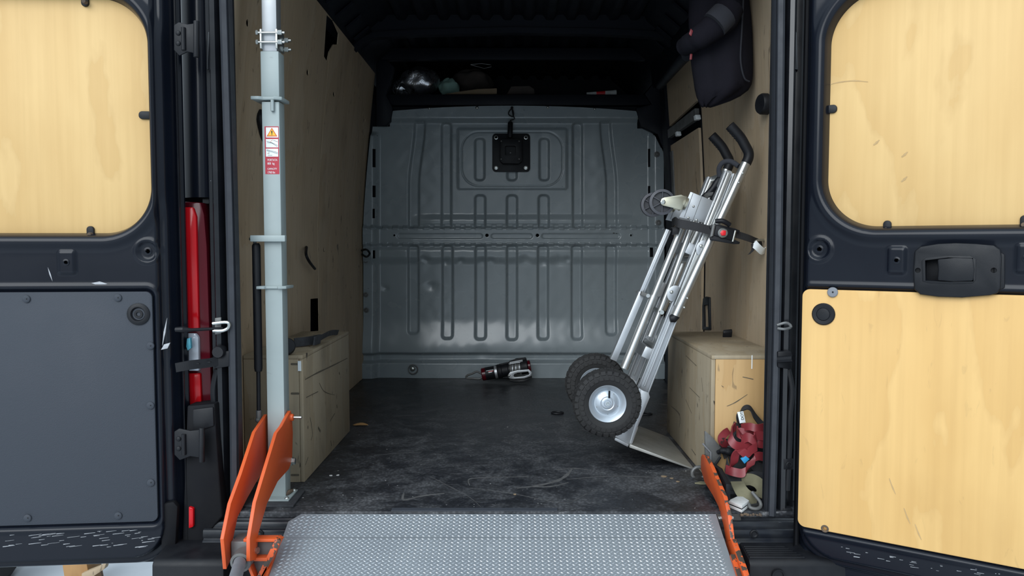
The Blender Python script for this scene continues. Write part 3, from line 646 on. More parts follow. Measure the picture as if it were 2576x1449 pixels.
MB().ribbon([PY(442, 925, 2.13), PY(480, 918, 2.14), PY(530, 912, 2.17), PY(562, 902, 2.19)], (0, 0, 1), .026, .004).build('strap', M['black'], s1)
MB().prism([PY(x, y, 2.18) for x, y in ((538,885),(577,883),(577,922),(538,928))], (0, .02, 0)).build('catch', M['black'], s1, .003)
MB().disc(PY(554, 884, 2.185), V(0,-1,0), .018, .02, 18).build('roller', M['black'], s1, smooth=True)
for i, (px, py) in enumerate(((465,918),(500,914),(528,910))): MB().box(tuple(PY(px, py, 2.142+.01*i)-V(.004,.006,.001)), tuple(PY(px, py, 2.142+.01*i)+V(.004,.0,.001))).build('notch', M['black'], s1)
s2 = thing('door_stay', PY(510, 840, 2.15), 'thin rod door stay with a bare metal clip above the check strap', 'door stay')
m = MB(); m.tube([PY(442, 829, 2.13), PY(460, 829, 2.13), PY(480, 830, 2.14), PY(560, 826, 2.18)], [.007, .009, .005, .004], 8); m.build('rod', M['black'], s2, smooth=True)
m = MB(); m.tube(smooth([PY(535, 814, 2.17), PY(572, 811, 2.17), PY(575, 824, 2.17), PY(560, 832, 2.17), PY(536, 832, 2.17)], 5), .005, 8); m.build('clip', M['zinc'], s2, smooth=True)
MB().prism([PY(x, y, 2.185) for x, y in ((540,800),(556,798),(556,840),(540,842))], (0, .006, 0)).build('bracket', M['steel'], s2, .002)
# ---- right door
DR = Door((.795, 2.085), 33, 1)
wu = DR.uv(2081, 300, -.03)[0]; wv0 = DR.uv(2300, 574, -.03)[1]; wv1 = DR.uv(2300, -45, -.03)[1]
u0, v0 = DR.uv(2004, 1322); v1 = DR.uv(2024, 727)[1]; u0 = DR.uv(2013, 1000)[0]
d2 = door_panel(DR, 'door_2', 'open black rear door with plywood lower panel and black latch handle',
    (wu, .73, wv0, wv1, .135), (u0-.004, .76, v0-.004, v1+.004, .022), (DR.uv(2030, 1400)[0]-.02, v0-.075, .10), [(2060,627,.028)], [(2256,655,.022,.036),(2582,650,.022,.036)], pocket=(DR.uv(2330,680)[0], DR.uv(2448,680)[0], DR.uv(2390,706)[1], DR.uv(2390,651)[1]))
DR.slab(rr_uv(wu-.02, .75, wv0-.02, wv1+.02, .14), -.040, -.031, 'plywood_blank', 'ply_door', d2, .001, False)
lp = DR.slab(rr_uv(u0, .75, v0, v1, .020), -.012, .001, 'lower_panel', 'ply_door2', d2, .002, False)
cut(lp, MB().lathe(DR.at(2075, 1330, .001), DR.N, [(.0055,-.0115),(.0055,.02)], 16))
MB().lathe(DR.at(2072, 790, 0), DR.N, [(.030,-.002),(.030,.004),(.027,.007),(.018,.006),(.016,.009),(.010,.010),(.001,.010)], 28).build('grommet', M['black'], d2, smooth=True)
a = MB().disc(DR.at(2095, 735, .001), DR.N, .0135, .006, 20).build('panel_clip', M['greypipe'], d2, smooth=True)
MB().disc(DR.at(2095, 735, .007), DR.N, .0025, .0006, 8).build('clip_centre', M['black'], a)
bore(DR.at(2075, 1330, .001), DR.N, .0055, 'rusty_hole', 'dirt', d2, .010)
for px, py, vert in ((2086,275,0),(2232,572,1),(2578,560,1)):
    a, b = (.010, .018) if vert else (.020, .011); q = DR.uv(px, py, -.028)
    a = DR.slab(rrect(q[0], q[1], a, b, .0095, 5), -.034, -.024, 'window_clip', 'black', d2, .002, False)
    if vert: MB().disc(DR.at(px-3, py+6, -.02), DR.N, .006, .01, 12).build('clip_bolt', M['dirt'], a, smooth=True)
hp = [(2300,632),(2316,620),(2360,613),(2405,611),(2455,613),(2500,617),(2518,628),(2520,650),(2517,725),(2510,738),(2490,743),(2420,749),(2360,747),(2315,741),(2299,728),(2297,680)]
decal([DR.at(x, y, -.0308) for x, y in ((2084,214),(2110,207),(2150,203),(2184,206))], DR.N, .006, 'scuff_mark', M['stain'], d2)
for x, y in ((2204,360),(2275,390),(2274,452)): decal([DR.at(x-7, y+5, -.0308), DR.at(x, y, -.0308), DR.at(x+8, y-8, -.0308)], DR.N, .010, 'scuff_mark', M['stain'], d2)
for x, y in ((2282,1300),(2310,1340),(2245,1225)): decal([DR.at(x-8, y-22, .0012), DR.at(x, y, .0012), DR.at(x+8, y+18, .0012)], DR.N, .006, 'scuff_mark', M['stain'], d2)
lh = DR.slab(hp, .0, .016, 'latch_plate', 'black', d2, .004)
lr = DR.slab([(2318,656),(2330,648),(2380,643),(2440,643),(2456,652),(2455,704),(2448,713),(2400,715),(2340,713),(2320,708)], .013, .0172, 'latch_recess', 'black', lh, .0015)
pk = [(2327,655),(2385,648),(2448,649),(2449,708),(2390,709),(2328,706)]
cw = MB().prism([DR.at(x, y, .017)+DR.N*.02 for x, y in pk], DR.N*-.06); cut(lh, cw); cut(lr, cw)
DR.slab(pk, -.034, -.026, 'latch_pocket', 'black', lh, .001)
DR.slab([(2358,652),(2400,648),(2448,649),(2452,678),(2448,707),(2400,709),(2358,706),(2360,680)], -.010, .020, 'latch_paddle', 'black', lh, .004)
for px in (2309, 2500): cut(lh, MB().lathe(DR.at(px, 680, .016), DR.N, [(.0065,-.014),(.0065,.02)], 16))
DR.slab([(2500,626),(2528,640),(2528,724),(2500,736)], -.002, .008, 'latch_backing', 'black', d2, .003)
m = MB(); vs = []
for z in zs: vs += [DR.P(u, z, d) for u, d in pf]
m.add(vs, [(i*7+k, i*7+k+1, (i+1)*7+k+1, (i+1)*7+k) for i in range(5) for k in range(6)]).build('hinge_flange', M['matte'], d2, smooth=True)
for i in range(34):
    px = rs.uniform(2090, 2560); py = rs.uniform(1368, 1395) + (px-2090)*.17; L = rs.uniform(2, 22); w = rs.uniform(.25, .8)
    a, b = DR.at(px, py, .001), DR.at(px+L, py+L*.16, .001); q = V(0,0,1)*w*.001
    MB().prism([a-q, b-q*.3, b+q*.5, a+q], DR.N*-.004).build('paint_scrape', M['scrape'], d2)
s3 = thing('door_stay', PY(1975, 930, 2.13), 'pair of dark hinge stays on the pillar by the plywood-panelled door', 'door stay')
m = MB(); m.tube(smooth([PY(1955, 818, 2.17), PY(1978, 812, 2.16), PY(1990, 822, 2.14), PY(1975, 828, 2.16), PY(1956, 826, 2.17)], 4), .004, 8); m.build('clip', M['steel'], s3, smooth=True)
MB().prism([PY(x, y, 2.17) for x, y in ((1957,884),(1992,884),(1992,930),(1957,925))], (0, .02, 0)).build('catch', M['black'], s3, .004)
m = MB(); m.tube([PY(1958, 905, 2.15), PY(1995, 902, 2.12)], .010, 8); m.build('strap', M['black'], s3, smooth=True)

# ================================================================ OBJECTS
# ---- wheel arch boxes
tops = {}
def arch_box(s, name, label, xi, xo, y0, y1, h, fm):
    t = thing(name, ((xi+xo)/2, y0, 0), label, 'box', None)
    a, b = min(xi, xo), max(xi, xo); th = .013
    xs = (xi, xi - s*0 + (th if s > 0 else -th))
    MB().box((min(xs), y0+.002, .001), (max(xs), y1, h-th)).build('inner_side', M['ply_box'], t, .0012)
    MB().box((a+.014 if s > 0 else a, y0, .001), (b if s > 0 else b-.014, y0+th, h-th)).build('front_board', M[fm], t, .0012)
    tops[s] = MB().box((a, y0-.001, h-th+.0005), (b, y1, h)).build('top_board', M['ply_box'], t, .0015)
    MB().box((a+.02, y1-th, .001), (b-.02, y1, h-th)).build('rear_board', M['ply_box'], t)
    return t
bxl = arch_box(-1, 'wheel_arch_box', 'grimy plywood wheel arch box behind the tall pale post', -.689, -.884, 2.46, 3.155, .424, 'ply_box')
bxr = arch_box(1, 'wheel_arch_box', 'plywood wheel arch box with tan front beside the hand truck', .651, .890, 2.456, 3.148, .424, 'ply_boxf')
cu = MB()
for px, py in ((1872, 845), (1915, 857), (1816, 833)):
    c = PZ(px, py, .424); cu.prism([c+V(x,y,-.03) for x, y in rrect(0, 0, .022, .0045, .003, 3)], (0, 0, .05))
cut(tops[1], cu)
MB().obox(PZ(1830, 840, .437), V(.018,0,.002), V(0,.003,.006), V(0,-.004,.013)).build('webbing_tab', M['black'], bxr, .003)
MB().box(tuple(PY(1892, 905, 2.455)-V(.002,.0005,.03)), tuple(PY(1892, 905, 2.455)+V(.001,0,.015))).build('pale_scuff', M['white'], bxr)
c = PZ(797, 838, .424); cut(tops[-1], MB().prism([c+V(x,y,-.03) for x, y in rrect(0, 0, .020, .006, .003, 3)], (0, 0, .05)))
MB().box((-.705, 2.4585, .372), (-.694, 2.46, .405)).build('pale_scuff', M['white'], bxl)
for px, py in ((742, 893+23), (742, 990), (742, 1195)):
    c = PY(px, py, 2.4595); MB().prism([c+V(x,0,z) for x, z in rrect(0, 0, .014, .0035, .003, 3)], (0, .0015, 0)).build('oval_mark', M['soot'], bxl)  # short dark oval marks on the front board
for pts, w in (([(767,955),(796,939),(836,920),(874,901)],.010), ([(803,963),(816,985),(842,994)],.005), ([(853,936),(854,942)],.014), ([(847,1018),(848,1026)],.016), ([(780,1050),(786,1090),(782,1108)],.006), ([(830,1060),(842,1040)],.008), ([(800,1075),(806,1085)],.02), ([(768,1170),(775,1150)],.006), ([(832,1108),(834,1122)],.006), ([(770,1000),(800,985)],.006)):
    decal([PX(x, y, -.6885) for x, y in pts], (1,0,0), w, 'scuff_mark', M['soot'], bxl)
for pts, w in (([(1688,1021),(1710,1044),(1709,1075)],.012), ([(1694,945),(1690,985)],.005), ([(1726,895),(1752,920)],.005), ([(1712,954),(1716,1000)],.005), ([(1735,975),(1760,1000)],.004), ([(1740,1130),(1750,1145)],.008), ([(1725,1005),(1740,1040)],.004), ([(1765,950),(1768,985)],.004)):
    decal([PX(x, y, .6505) for x, y in pts], (-1,0,0), w, 'scuff_mark', M['soot'], bxr)
for pts, w in (([(1828,1022),(1850,1012),(1880,992)],.005), ([(1868,948),(1895,954)],.006), ([(1815,970),(1820,974)],.004)):
    decal([PY(x, y, 2.4555) for x, y in pts], (0,-1,0), w, 'scuff_mark', M['soot'], bxr)
# black webbing on the box top, rubber pad behind the post
t = MB().ribbon([PZ(740, 862, .442), PZ(775, 858, .443), PZ(806, 852, .444), PZ(790, 858, .450), PZ(806, 850, .450), PZ(830, 838, .445), PZ(850, 836, .432)], [V(0,.2,1), V(0,.5,1), V(0,1,.3), V(0,1,.2)], .032, .004).build('webbing_strap', M['webg'], None, label='black ribbed webbing strap lying on the box behind the post', cat='strap')
MB().lathe(PZ(722, 872, .452), V(.35,-1,.3), [(.001,-.02),(.024,-.018),(.027,-.010),(.027,.010),(.024,.018),(.001,.02)], 24).build('rubber_puck', M['black'], None, smooth=True, label='round black rubber puck on the box right behind the post', cat='puck')
# ---- lift mast
YM = 2.315; XM = -.726
ms = thing('lift_mast', (XM, YM, 0), 'tall pale green square steel post with red warning label', 'post')
def mz(py): return PY(700, py, YM-.028).z
def sq(m, hx, z0, z1, dx=0, hy=None): return m.box((XM-hx+dx, YM-(hy or hx), z0), (XM+hx+dx, YM+(hy or hx), z1))
sq(MB(), .0265, .006, mz(255)).build('lower_tube', M['mast'], ms, .003)
sq(MB(), .0275, mz(250), mz(128), .0).build('sleeve_tube', M['mast'], ms, .003)
sq(MB(), .0225, mz(128), 1.93, -.001).build('upper_tube', M['alu'], ms, .003)
for s in (-1, 1):
    MB().box((XM+s*.0235-.003, YM-.034, mz(123)), (XM+s*.0235+.003, YM+.034, mz(74))).build('clamp_plate', M['zinc'], ms, .001)
for py in (83, 107):
    for dy in (-.032, .032):
        zc = mz(py+(5 if dy > 0 else 0)); m = MB(); m.tube([V(XM-.034, YM+dy, zc), V(XM+.048, YM+dy, zc)], .0038, 10); bo = m.build('clamp_bolt', M['zinc'], ms, smooth=True)
        for x in (XM-.034, XM+.031, XM+.037): MB().lathe(V(x, YM+dy, zc), V(1,0,0), [(.0075,-.003),(.0075,.003)], 6).build('nut', M['zinc'], bo)
def collar(py, w0, w1, h, name, d=.042):
    MB().prism([V(XM+x, YM+y, mz(py)) for x, y in ((w0,-d),(w0+.024,-d),(-.02,-.034),(.014,-.034),(w1-.022,-d),(w1,-.03),(w1+.002,.04),(w0+.004,.04))], (0, 0, h)).build(name, M['mast'], ms, .002)
collar(252, -.054, .036, .010, 'collar_plate'); collar(727, -.048, .040, .009, 'collar_plate')
m = MB(); m.tube([V(XM+.008, YM-.032, mz(252)), V(XM+.008, YM-.032, mz(280))], .0055, 10); m.build('guide_pin', M['mast'], ms, smooth=True)
MB().box((XM-.062, YM-.046, mz(608)), (XM+.043, YM-.0268, mz(592))).build('strut_bracket', M['mast'], ms, .002)
MB().box((XM-.04, YM-.06, .0065), (XM+.045, YM+.04, .0115)).build('base_plate', M['mast'], ms, .001)
for x, y in ((.036,-.047),(.036,.03)): MB().dome(V(XM+x, YM+y, .0115), V(0,0,1), .007, .006).build('base_bolt', M['zinc'], ms, smooth=True)
m = MB(); m.tube([V(XM+.024, YM-.02, .012), V(XM+.03, YM-.006, .018), V(XM+.03, YM+.02, .012)], .007, 8); m.build('weld_rust', M['dirt'], ms, smooth=True)
# warning label on the front face
YL = YM-.0265
def lab(px0, py0, px1, py1, d, name, mat, par):
    a, b = PY(px0, py0, YL), PY(px1, py1, YL); return MB().box((min(a.x,b.x), YL-d, min(a.z,b.z)), (max(a.x,b.x), YL-d+.0004, max(a.z,b.z))).build(name, M[mat], par)
lb = lab(665.5, 318, 703, 438, .0004, 'warning_label', 'red', ms); lb['label'] = 'red warning label with white pictograms'
for y0, y1 in ((320.5,346),(350,371),(374,394)): lab(669, y0, 700, y1, .0008, 'pictogram_field', 'white', lb)
def tri(c, w, h, d, name, mat): MB().prism([V(c.x-w, YL-d, c.z), V(c.x+w, YL-d, c.z), V(c.x, YL-d, c.z+h)], (0, .0003, 0)).build(name, M[mat], lb)
c = PY(684.5, 343.5, YL); tri(c, .0165, .0265, .0012, 'triangle_border', 'oprint'); tri(c+V(0,0,.0028), .0118, .0188, .0016, 'triangle_field', 'yellow')
MB().prism([V(c.x-.0012, YL-.002, c.z+.008), V(c.x+.0012, YL-.002, c.z+.008), V(c.x+.002, YL-.002, c.z+.0165), V(c.x-.002, YL-.002, c.z+.0165)], (0,.0003,0)).build('exclamation_mark', M['ink'], lb)
MB().lathe(V(c.x, YL-.0017, c.z+.0055), V(0,-1,0), [(.0014,0),(.0014,.0003)], 10).build('exclamation_dot', M['ink'], lb)
for pts, mat in (([(671,355),(686,360),(699,366)],'ink'), ([(672,359),(684,360),(698,369)],'ink'), ([(688,353),(699,357)],'ink'), ([(680,358),(684,353),(687,352)],'oprint'), ([(671,377),(684,380),(699,384)],'ink'), ([(671,379),(686,383),(699,387)],'ink'), ([(677,382),(677,388)],'ink'), ([(672,386),(676,386)],'oprint'), ([(674,391),(685,391)],'ink')):
    m = MB(); m.tube([PY(x, y, YL)+V(0,-.0009,0) for x, y in pts], .0005, 5); m.build('pictogram_line', M[mat], lb)
for s, py, sz in (('PORTATA', 405, .0115), ('800  kg', 414, .0125), ('CAPACITY', 427, .0105), ('1760 lbs', 436, .0120)):
    p = PY(673, py, YL); text(s, 'lettering', (p.x, YL-.0006, p.z), (1,0,0), (0,0,1), sz*.74, M['white'], lb, .0002, sx=.78)
# ---- rubber pad under the post
MB().prism([PZ(x, y, .0005) for x, y in ((614,1236),(768,1236),(738,1276),(600,1276))], (0, 0, .0055)).build('floor_pad', M['webg'], None, .001, label='thin black rubber pad under the foot of the tall post', cat='pad')
# ---- gas strut
gs = thing('gas_strut', PY(650, 1055, 2.31), 'black gas strut beside the tall pale post', 'gas strut')
YG = 2.30
m = MB(); m.tube([PY(644, 612, YG), PY(644.5, 618, YG), PY(650, 926, YG), PY(650, 934, YG)], [.009, .0125, .0125, .0105], 20); m.build('cylinder', M['black'], gs, smooth=True)
m = MB(); m.tube([PY(650, 934, YG), PY(651, 1042, YG)], .0062, 14); m.build('rod', M['black'], gs, smooth=True)
m = MB(); m.tube([PY(651, 1032, YG), PY(651, 1054, YG)], .0085, 14); m.sphere(PY(650, 1056, YG), .010); m.build('lower_eye', M['steel'], gs, smooth=True)
m = MB(); m.tube([PY(641, 612, YG), PY(641, 598, YG)], .005, 10); m.build('upper_eye', M['steel'], gs, smooth=True)
m = MB(); m.tube([PY(630, 601, YG-.002), PY(648, 601, YG-.02)], .0055, 10); m.build('upper_bolt', M['zinc'], gs, smooth=True)
# ---- loading ramp with orange arms
rp = thing('loading_ramp', (0, 1.6, -.3), 'aluminium tread plate loading ramp with orange hinge arms', 'ramp')
YA, ZA = 2.1835, -.0005; SL = math.atan2(.095, .206); LR = 1.30
rd = V(0, -math.cos(SL), -math.sin(SL)); rn = V(0, -math.sin(SL), math.cos(SL))
def RP(x, t, d=0): return V(x, YA, ZA-.006) + rd*t + rn*d
X0, X1 = -.653, .598
T1 = .092
deck = MB().prism([RP(X0, .03), RP(X0+.03, 0), RP(X1, 0), RP(X1, T1), RP(X0, T1)], rn*-.005).build('ramp_plate', M['tread'], rp)
MB().prism([RP(X0, T1+.0015, .001), RP(X1, T1+.0015, .001), RP(X1, LR, .001), RP(X0, LR, .001)], rn*-.006).build('ramp_plate', M['tread'], rp)
# raised lugs, alternating like a five-bar tread
def lugs(t0, t1, off):
    vs = []; fs = []; r = 0; t = t0
    px_, pt_ = .0168, .0066
    while t < t1:
        n = int((X1-X0-.02)/px_)
        for i in range(n):
            x = X0+.012+i*px_ + (r % 2)*px_/2; sg = 1 if (r % 2) == 0 else -1
            if t < .03 and x < X0+.035-t: continue
            a = RP(x, t, off); ux = (V(1,0,0)*math.cos(.45*sg) + rd*math.sin(.45*sg)); uy = rn.cross(ux)
            L, w, h = .0062, .0017, .0016; k = len(vs)
            vs += [tuple(a-ux*L), tuple(a+uy*w), tuple(a+ux*L), tuple(a-uy*w), tuple(a-ux*L*.5+rn*h), tuple(a+ux*L*.5+rn*h)]
            fs += [(k,k+4,k+1),(k+1,k+4,k+5),(k+1,k+5,k+2),(k+2,k+5,k+3),(k+3,k+5,k+4),(k+3,k+4,k)]
        t += pt_; r += 1
    m = MB(); m.v = vs; m.f = fs; return m
lugs(.006, T1-.003, 0).build('tread_lugs', M['lug'], rp, kind='stuff'); lugs(T1+.006, LR-.01, .001).build('tread_lugs', M['lug'], rp, kind='stuff')
def xplate(pts, x, th): return MB().prism([PX(px, py, x) for px, py in pts], (th, 0, 0))
arm2 = [(731,1033),(710,1072),(697,1089),(644,1264),(629,1355),(629,1412),(646,1408),(650,1343),(672,1267),(699,1211),(727,1180),(735,1158),(737,1089),(734,1040)]
xplate(arm2, -.688, -.010).build('swing_arm', M['orange'], rp, .001)
arm1 = [(672,1042),(642,1087),(608,1192),(581,1267),(563,1356),(570,1432),(584,1400),(583,1373),(598,1301),(622,1254),(646,1211),(668,1178),(676,1150),(679,1085)]
xplate(arm1, -.760, -.010).build('swing_arm', M['orange'], rp, .001)
pb = PX(735, 1160, -.688)
m = MB(); m.lathe(pb+V(-.004,0,0), V(1,0,0), [(.014,0),(.014,.006),(.011,.006),(.011,.014)], 6); m.build('pivot_bolt', M['zinc'], rp)
pt = PX(731, 1050, -.688)
m = MB(); m.lathe(pt, V(1,0,0), [(.011,-.002),(.011,.008),(.007,.010)], 12); m.build('pin_boss', M['orange'], rp, smooth=True)
m = MB(); m.tube([pt, pt+V(.034, 0, 0)], .0042, 10); m.build('lock_pin', M['zinc'], rp, smooth=True)
# hinge block, pipe and triangulated side frame at the foot of the arms
MB().box((-.7585, 1.990, -.075), (-.6995, 2.055, -.012)).build('hinge_block', M['steel'], rp, .003)
m = MB(); m.lathe(PY(606, 1414, 1.945), V(0,-1,-.12), [(.027,-.03),(.027,.004),(.020,.006),(.020,.002)], 24); m.build('hinge_collar', M['steel'], rp, smooth=True)
m = MB(); m.tube([PY(604, 1412, 1.95), PY(588, 1470, 1.70)], .0155, 20); m.build('torsion_bar', M['greypipe'], rp, smooth=True)
def rail(p, q, Y, w, d, mat='orange', name='frame_bar'):
    a, b = PY(*p, Y), PY(*q, Y); u = (b-a).normalized(); n = V(0,1,0).cross(u).normalized()*w/2
    MB().prism([a-n, b-n, b+n, a+n], (0, d, 0)).build(name, M[mat], rp, .001)
YF = 1.985
rail((612,1360),(700,1360), YF, .008, .03); rail((700,1358),(640,1480), YF-.002, .016, .03, 'chipped'); rail((604,1408),(672,1408), YF-.004, .009, .03); rail((620,1410),(645,1475), YF-.006, .008, .03)
MB().prism([PY(x, y, YF+.02) for x, y in ((628,1364),(694,1364),(676,1406),(628,1406))], (0, .006, 0)).build('web_plate', M['steel'], rp)
MB().prism([PY(x, y, YF+.02) for x, y in ((628,1412),(672,1412),(640,1475))], (0, .006, 0)).build('web_plate', M['steel'], rp)
m = MB(); m.lathe(PY(643, 1384, YF+.0), V(1,-.3,0), [(.009,-.004),(.009,.008)], 6); m.build('frame_bolt', M['zinc'], rp)
xplate([(692,1388),(700,1358),(640,1490),(625,1500)], -.667, .006).build('frame_bar', M['orange'], rp)
armr = [(1763,1150),(1766,1143),(1774,1148),(1788,1174),(1804,1212),(1820,1250),(1831,1298),(1838,1360),(1826,1364),(1820,1322),(1807,1274),(1793,1246),(1772,1212),(1763,1180)]
xplate(armr, .612, .012).build('swing_arm', M['chipped'], rp, .001)
xplate([(1838,1356),(1824,1362),(1850,1460),(1876,1500),(1885,1490),(1862,1420)], .612, .016).build('side_rail', M['chipped'], rp, .002)
MB().prism([RP(X1-.0005, .16, .010), RP(X1-.0005, LR, .010), RP(X1-.0005, LR, -.03), RP(X1-.0005, .16, -.03)], (.014, 0, 0)).build('side_rail', M['chipped'], rp, .002)
MB().prism([RP(X0-.014, .12, .010), RP(X0-.014, LR, .010), RP(X0-.014, LR, -.03), RP(X0-.014, .12, -.03)], (.0135, 0, 0)).build('side_rail', M['orange'], rp, .002)
# ---- latch bracket with knob by the orange arm
lk = thing('latch_bracket', PZ(1800, 1262, 0), 'dark latch box with grey plate and black knob behind the chipped orange arm', 'latch')
MB().prism([PX(x, y, .634) for x, y in ((1771,1165),(1778,1160),(1805,1178),(1826,1218),(1824,1262),(1800,1262),(1772,1222))], (.016, 0, 0)).build('latch_box', M['black'], lk, .004)
MB().prism([PY(x, y, 2.44) for x, y in ((1771,1083),(1790,1100),(1812,1127),(1807,1158),(1796,1172),(1772,1165))], (.004, -.006, 0)).build('latch_plate', M['steel'], lk, .002)
m = MB(); m.tube([PY(1768, 1116, 2.43), PY(1788, 1138, 2.43), PY(1788, 1158, 2.43)], .003, 8); m.build('plate_rib', M['alu'], lk, smooth=True)
m = MB(); m.tube(smooth([PY(1806, 1138, 2.43), PY(1816, 1134, 2.42), PY(1830, 1135, 2.41), PY(1840, 1138, 2.41), PY(1845, 1140, 2.41)], 4), [.007]*4+[.011]*4+[.014]*6+[.010]*2+[.002], 16); m.build('knob', M['black'], lk, smooth=True)
m = MB(); m.tube([PY(1812, 1150, 2.42), PY(1800, 1168, 2.41), PY(1796, 1182, 2.40)], .004, 8); m.build('lever', M['black'], lk, smooth=True)
m = MB(); m.tube([PY(1757, 1195, 2.52)+V(.022*math.cos(a), .0, .022*math.sin(a)+.006) for a in np.linspace(0, 6.28, 14)], .006, 8); m.build('shackle', M['steel'], lk, smooth=True)
# ---- hand truck (leans on the right wall, wheels off the floor)
YH = 2.66
ht = thing('hand_truck', PY(1752, 1178, 2.62), 'aluminium convertible hand truck with pneumatic wheels leaning on the wall', 'hand truck')
def T(px, py, d=0): return PY(px, py, YH) + V(0, d, 0)
def bar(p, q, wpx, d0, d1, name, mat='alu', bev=.0015):
    a, b = T(*p), T(*q); u = (b-a).normalized(); n = V(0,1,0).cross(u).normalized()*wpx*YH/F/2
    return MB().prism([a-n+V(0,d0,0), b-n+V(0,d0,0), b+n+V(0,d0,0), a+n+V(0,d0,0)], (0, d1-d0, 0)).build(name, M[mat], ht, bev)
def pipe(pts, rpx, d, name, mat='tubealu', sub=1, seg=18):
    m = MB(); m.tube(smooth([T(x, y, d) for x, y in pts], sub), [r*YH/F for r in rpx] if isinstance(rpx, list) else rpx*YH/F, seg); return m.build(name, M[mat], ht, smooth=True)
DF = .235
for d in (0., DF):
    bar((1612,1000), (1838,432), 26, d+.012, d+.040, 'main_rail')
    for k, (dx, w) in enumerate(((-13, 4), (13, 4))): bar((1612+dx,1000+dx*.35), (1838+dx*.75,432+dx*.3), w, d+.002, d+.018, 'rail_lip')
    bar((1622,973), (1760,628), 5, d+.005, d+.014, 'rail_groove', 'alu')
    tb = pipe([(1697,793), (1874,410)], 11.5, d-.012, 'handle_tube')
    pipe([(1874,412),(1880,398),(1880,384),(1872,368),(1862,350),(1850,335),(1833,317)], 12.5, d-.012, 'grip', 'black', 6)
    for i in range(6):                          # finger ridges of the rubber grip
        f = i/5; cx, cy = 1866-f*26, 353-f*30
        m = MB(); m.sphere(T(cx-7, cy+5, d-.012), .0085, 12); m.build('grip_ridge', M['black'], ht, smooth=True)
    pipe([(1702,782),(1698,794),(1692,800),(1684,801)], [10.5, 10.5, 11.5, 9], d-.012, 'end_cap', 'black', 1)
    for px, py in ((1863,438),(1853,461),(1725,749),(1717,772)): MB().dome(T(px, py, d-.0285), V(0,-1,0), .0042).build('rivet', M['zinc'], ht, smooth=True)
    # inner rail and linkage tubes
    bar((1700,770), (1835,436), 11, d-.006, d+.010, 'slide_rail', 'tubealu')
    pl_ = MB().prism([T(x, y, d+.004) for x, y in ((1738,482),(1800,507),(1776,562),(1760,558),(1709,547))], (0, .005, 0)).build('gusset_plate', M['alu'], ht, .001)
    for px, py in ((1745,519),(1732,548),(1753,554)): MB().dome(T(px, py, d+.003), V(0,-1,0), .0045).build('rivet', M['zinc'], ht, smooth=True)
    for a_, b_ in (((1744,486),(1722,546)), ((1766,494),(1744,553))): bar(a_, b_, 1.2, d+.0032, d+.004, 'plate_seam', 'steel', 0)
    for px, py, r in ((1766,624,22), (1692,737,21)):
        c = T(px, py); R = r*YH/F; u = (T(1874,410)-T(1697,793)).normalized(); n = V(0,1,0).cross(u).normalized()
        if n.x > 0: n = -n
        MB().prism([c + n*(R*math.sin(a)*.9-.004) + u*(R*math.cos(a)) + V(0,d-.016,0) for a in np.linspace(0, math.pi, 14)] + [c - n*.012 - u*R*.8 + V(0,d-.016,0), c - n*.012 + u*R*.9 + V(0,d-.016,0)], (0, .004, 0)).build('pivot_plate', M['alu'], ht, .0008)
        MB().dome(T(px-5, py-5 if r == 22 else py-3, d-.0165), V(0,-1,0), .0065).build('rivet', M['zinc'], ht, smooth=True)
    MB().prism([T(x, y, d+.04) for x, y in ((1770,538),(1785,534),(1783,556),(1768,562))], (0, .008, 0)).build('latch_tab', M['steel'], ht, .002)
pipe([(1573,930),(1649,745)], 10.5, .03, 'sleeve_tube'); pipe([(1647,750),(1718,575)], 8.3, .03, 'stay_tube')
pipe([(1640,850),(1690,726),(1746,572)], 7.2, .045, 'stay_tube')
bar((1548,912), (1622,738), 17, .05, .08, 'kick_rail'); bar((1620,742), (1690,577), 14, .052, .078, 'kick_rail'); bar((1620,742), (1690,577), 3, .048, .060, 'rail_lip')
bar((1617,739), (1640,748), 10, .03, .07, 'rail_clamp', 'steel')
# cross members between the two sides
def cross(px, py, r, name, mat='tubealu', d0=.02, d1=DF+.02):
    m = MB(); m.tube([T(px, py, d0), T(px, py, d1)], r, 14); m.build(name, M[mat], ht, smooth=True)
cross(1657, 880, .012, 'cross_bar'); cross(1745, 655, .010, 'cross_bar'); cross(1838, 436, .012, 'cross_bar'); cross(1668, 787, .008, 'cross_bar', 'zinc'); cross(1633, 745, .007, 'cross_bar')
for py, w in ((905, 30), (640, 24)): bar((1628+(905-py)*.42, py), (1640+(905-py)*.42, py-26), 22, .04, DF+.01, 'cross_plate', 'alu')
MB().prism([T(x, y, .02) for x, y in ((1792,500),(1808,470),(1830,440),(1842,444),(1826,478),(1806,512))], (0, .03, 0)).build('folded_handle', M['black'], ht, .006)
m = MB(); m.tube(smooth([T(1830,440,.06), T(1815,452,.05), T(1802,472,.05), T(1785,490,.05), T(1776,498,.06)], 5), .011, 12); m.build('folded_handle', M['black'], ht, smooth=True)
m = MB(); m.tube([T(1782, 491, .03), T(1806, 485, .05)], .009, 12); m.build('handle_stub', M['steel'], ht, smooth=True)
m = MB(); m.tube(smooth([T(1820,440,.05), T(1817,420,.04), T(1826,406,.03), T(1843,405,.02), T(1858,418,.0)], 6), .009, 12); m.build('carry_loop', M['cuff'], ht, smooth=True)
